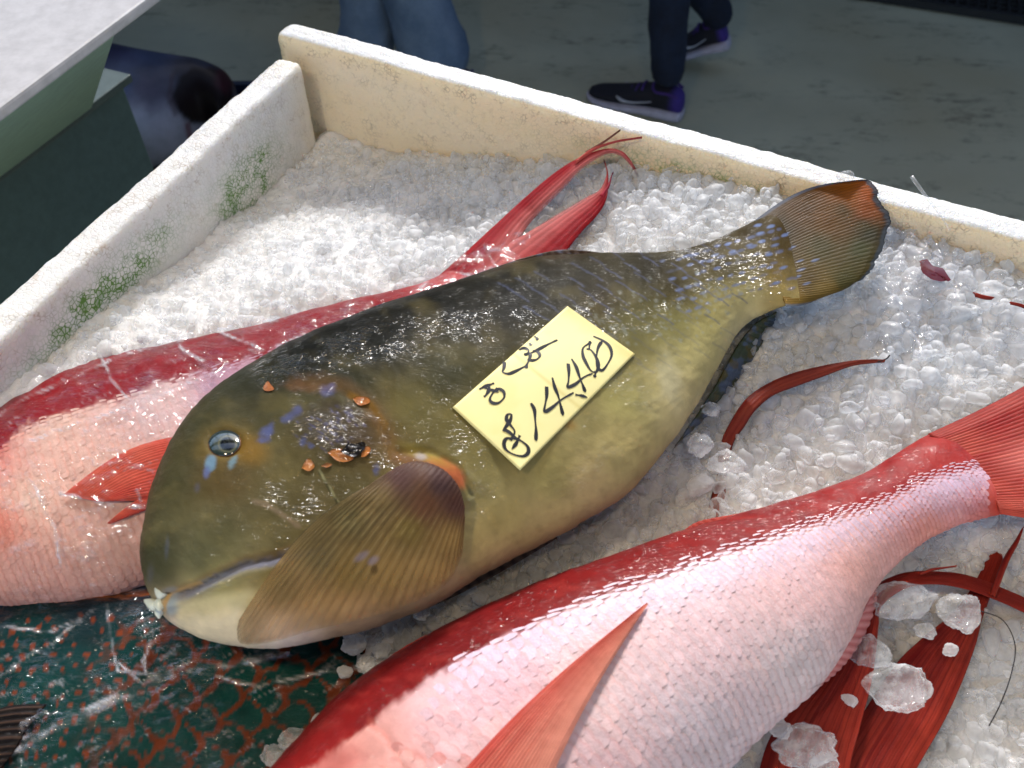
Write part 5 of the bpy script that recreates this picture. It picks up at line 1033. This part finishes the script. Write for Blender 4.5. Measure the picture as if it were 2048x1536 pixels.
# shoe: lofted along its length; x = heel->toe
def shoe(parent, heel, toe, zt, tilt=0.0, mats=None):
    heel = np.array(heel, float); toe = np.array(toe, float); d = toe-heel; Lg = np.linalg.norm(d[:2]); d = d/np.linalg.norm(d); sd = np.array([-d[1], d[0], 0]); sd /= np.linalg.norm(sd); up = np.cross(d, sd); up = up if up[2] > 0 else -up
    base = heel.copy(); org = np.array(parent_origin(parent))
    st = empty('shoe', base-org, None, None); st.parent = parent; bpy.context.view_layer.update()
    if 'label' in st: del st['label']
    def lo(prof, nm, mat, colf=None):
        n = 40; D = spl(prof, n); ph = np.linspace(0, 2*math.pi, 28, endpoint=False); c, s = np.cos(ph), np.sin(ph)
        V = []
        for x, w_, z0, z1 in D:
            ce = heel+d*(x*Lg)+up*((z0+z1)/2); V.append([ce+sd*w_*np.sign(a)*abs(a)**.75+up*((z1-z0)/2)*np.sign(b)*abs(b)**.75 for a, b in zip(c, s)])
        V = np.array(V); Fc = [tuple(f) for f in gridf(n, 28, True)]+[tuple(range(28)), tuple(39*28+k for k in range(27, -1, -1))]
        C = colf(D, V) if colf else None; return mobj(nm, V, Fc, mat, st, C)
    lo([(-.01, .018, .006, .030), (.02, .034, .002, .036), (.15, .037, 0, .036), (.4, .034, 0, .030), (.7, .046, 0, .026), (.88, .042, .002, .026), (.97, .028, .006, .026), (1.01, .010, .012, .022)], 'sole', mats['sole'])
    def uc(D, V):
        x = D[:, 0][:, None]*np.ones((1, 28)); c = np.zeros(x.shape+(3,)); c[:] = lin((24, 22, 34)); k = sst(.16, .06, x+.0*x)[..., None]; c = c*(1-k)+lin((62, 44, 130))*k
        return c
    lo([(.0, .016, .030, .060), (.03, .030, .028, .085), (.12, .034, .028, .098), (.25, .034, .028, .098), (.38, .035, .026, .090), (.55, .040, .024, .072), (.75, .042, .022, .054), (.9, .036, .022, .044), (.98, .018, .024, .036)], 'upper', mats['upper'], uc)
    for k in range(5):
        x = .42+k*.062; zc = .092-.011*k-.004; w_ = .026
        pts = [heel+d*(x*Lg)+sd*w_*a+up*(zc+.004-.010*a*a) for a in np.linspace(-1, 1, 9)]; V, Fc = tube(pts, .0035, 6); mobj('lace', V, Fc, mats['lace'], st)
    for sg in (1, -1):                      # pale streak mark on each side
        pts = [heel+d*(x*Lg)+sd*sg*(.0385+w1)+up*z for x, w1, z in ((.30, -.001, .060), (.42, .001, .050), (.52, .003, .045), (.60, .004, .046), (.66, .004, .056))]
        V, Fc = tube(spl(pts, 16), np.interp(np.linspace(0, 1, 16), [0, .5, .8, 1], [.0015, .003, .005, .002]), 6); mobj('stripe', V, Fc, mats['mark'], st)
    pts = [heel+d*(x*Lg)+sd*w1+up*z for x, w1, z in ((.05, .030, .085), (.15, .036, .094), (.28, .034, .092), (.33, .0, .096), (.28, -.034, .092), (.15, -.036, .094), (.05, -.030, .085))]
    V, Fc = tube(spl(pts, 24), .004, 6); mobj('collar', V, Fc, mats['lace'], st)
    return st
up_ = M('shoe_mesh'); a = up_.attr(); up_.l(a.outputs['Color'], up_.b.inputs['Base Color']); up_.set(Roughness=.8); up_.l(up_.bump(up_.noise(300, 3), .5, .002), up_.b.inputs['Normal'])
SM = dict(sole=plain('shoe_sole', L(196, 190, 208), .6), upper=up_.m, lace=plain('purple_lace', L(70, 44, 120), .8), mark=plain('shoe_mark', L(190, 190, 200), .6))
def B_(u, v, y): return aty(u, v, y)
per1 = empty('person', at(1320, 215, -.95), 'person in tight dark navy jeans and black and purple trainers walking behind the box', 'person')
heel1, toe1 = at(1362, 240, FZ), at(1176, 196, FZ); ank = heel1+(toe1-heel1)*.18; ank[2] = FZ+.10
yk = ank[1]+.02
kn1 = B_(1338, -20, yk); hip = np.array([kn1[0]+.03, yk+.10, kn1[2]+.55])
heel2, toe2 = at(1452, 140, FZ)+np.array([0, 0, .075]), at(1330, 120, FZ)+np.array([0, 0, .0]); ank2 = heel2+(toe2-heel2)*.18; ank2[2] += .085; 
kn2 = B_(1405, -20, ank2[1]-.02)
legs('jeans', per1, [[(hip, .15), (hip*.6+kn1*.4+np.array([-.05, 0, 0]), .10), (kn1, .062), (kn1*.5+ank*.5, .056), (ank, .050)], [(hip, .15), (hip*.6+kn2*.4+np.array([.03, .04, 0]), .10), (kn2, .062), (kn2*.5+ank2*.5, .052), (ank2, .045)]], denim('navy_denim', L(16, 26, 48), L(28, 44, 72)))
shoe(per1, heel1, toe1, 0, 0, SM); shoe(per1, heel2, toe2, 0, 0, SM)
per2 = empty('person', at(850, 180, -.95), 'person in loose faded blue jeans standing right behind the back corner of the box', 'person')
fL, fR = at(735, 190, FZ), at(900, 215, FZ); yL, yR = fL[1], fR[1]
aL = fL.copy(); aL[2] += .08; aR = fR.copy(); aR[2] += .08
kL, kR = B_(738, -30, yL+.02), B_(815, -30, yR+.02); hp = np.array([(kL[0]+kR[0])/2, (yL+yR)/2+.05, kL[2]+.55])
legs('jeans', per2, [[(hp, .17), (hp*.6+kL*.4+np.array([-.05, 0, 0]), .12), (kL, .085), (kL*.5+aL*.5, .088), (aL, .092)], [(hp, .17), (hp*.6+kR*.4+np.array([.05, 0, 0]), .12), (kR, .092), (kR*.5+aR*.5, .100), (aR, .108)]], denim('faded_denim', L(100, 124, 156), L(126, 148, 178)))
SM2 = dict(sole=plain('grey_sole', L(120, 120, 120), .6), upper=up_.m, lace=SM['lace'], mark=SM['mark'])
shoe(per2, fL+np.array([.04, .08, 0]), fL+np.array([-.02, -.17, 0]), 0, 0, SM2); shoe(per2, fR+np.array([.04, .08, 0]), fR+np.array([.0, -.17, 0]), 0, 0, SM2)
# rounded dark blob standing for a shoe, on the floor at the very top
bg = empty('dark_shoe_blob', at(565, 0, -.95), 'blurred dark blob standing for a shoe on the floor cut by the top edge of the photo', 'shoe blob')
u_, v_ = np.meshgrid(np.linspace(0, 2*math.pi, 40, endpoint=False), np.linspace(-math.pi/2, math.pi/2, 20)); c = at(565, -28, -.95)+np.array([0, .02, .07])
mobj('dark_lump', np.stack([c[0]+.16*np.cos(u_)*np.cos(v_)**.6, c[1]+.09*np.sin(u_)*np.cos(v_)**.6, c[2]+.075*np.sin(v_)*(1+.2*np.sin(3*u_))], -1), [tuple(f) for f in gridf(20, 40, True)], plain('black_cloth', (.012, .013, .016), .7), bg)
# rubber mesh mat on the floor, upper right
gr = empty('floor_grating', at(1900, 0, -.95), 'black slotted rubber grating on the floor at the upper right corner', 'grating')
g0, g1 = at(1640, -14, FZ), at(2048, 50, FZ); gd = (g1-g0)/np.linalg.norm(g1-g0); gn = np.array([-gd[1], gd[0], 0]); gn = gn if gn[1] > 0 else -gn
parts = []
def bar(p, q, wd, z0, z1):
    d = (q-p)/np.linalg.norm(q-p); s_ = np.array([-d[1], d[0], 0])*wd/2; a_ = [p-s_, q-s_, q+s_, p+s_]
    return np.array([(k[0], k[1], z) for z in (z0, z1) for k in a_]), [(3, 2, 1, 0), (4, 5, 6, 7), (0, 1, 5, 4), (1, 2, 6, 5), (2, 3, 7, 6), (3, 0, 4, 7)]
for k in range(42): parts.append(bar(g0+gd*(.02+k*.033), g0+gd*(.02+k*.033)+gn*.78, .009, FZ+.005, FZ+.026))
for k in range(22): parts.append(bar(g0+gn*(.02+k*.036), g0+gn*(.02+k*.036)+gd*1.4, .009, FZ+.006, FZ+.024))
rub = plain('black_rubber', (.014, .015, .017), .5)
V, Fc = joinm(parts); o = mobj('bars', V, Fc, rub, gr, smooth=False); o['kind'] = 'stuff'
for p, q in ((g0, g0+gd*1.42), (g0+gn*.8, g0+gn*.8+gd*1.42), (g0, g0+gn*.8), (g0+gd*1.42, g0+gd*1.42+gn*.8)):
    V, Fc = bar(p, q, .02, FZ+.004, FZ+.03); mobj('edge_strip', V, Fc, rub, gr, smooth=False)
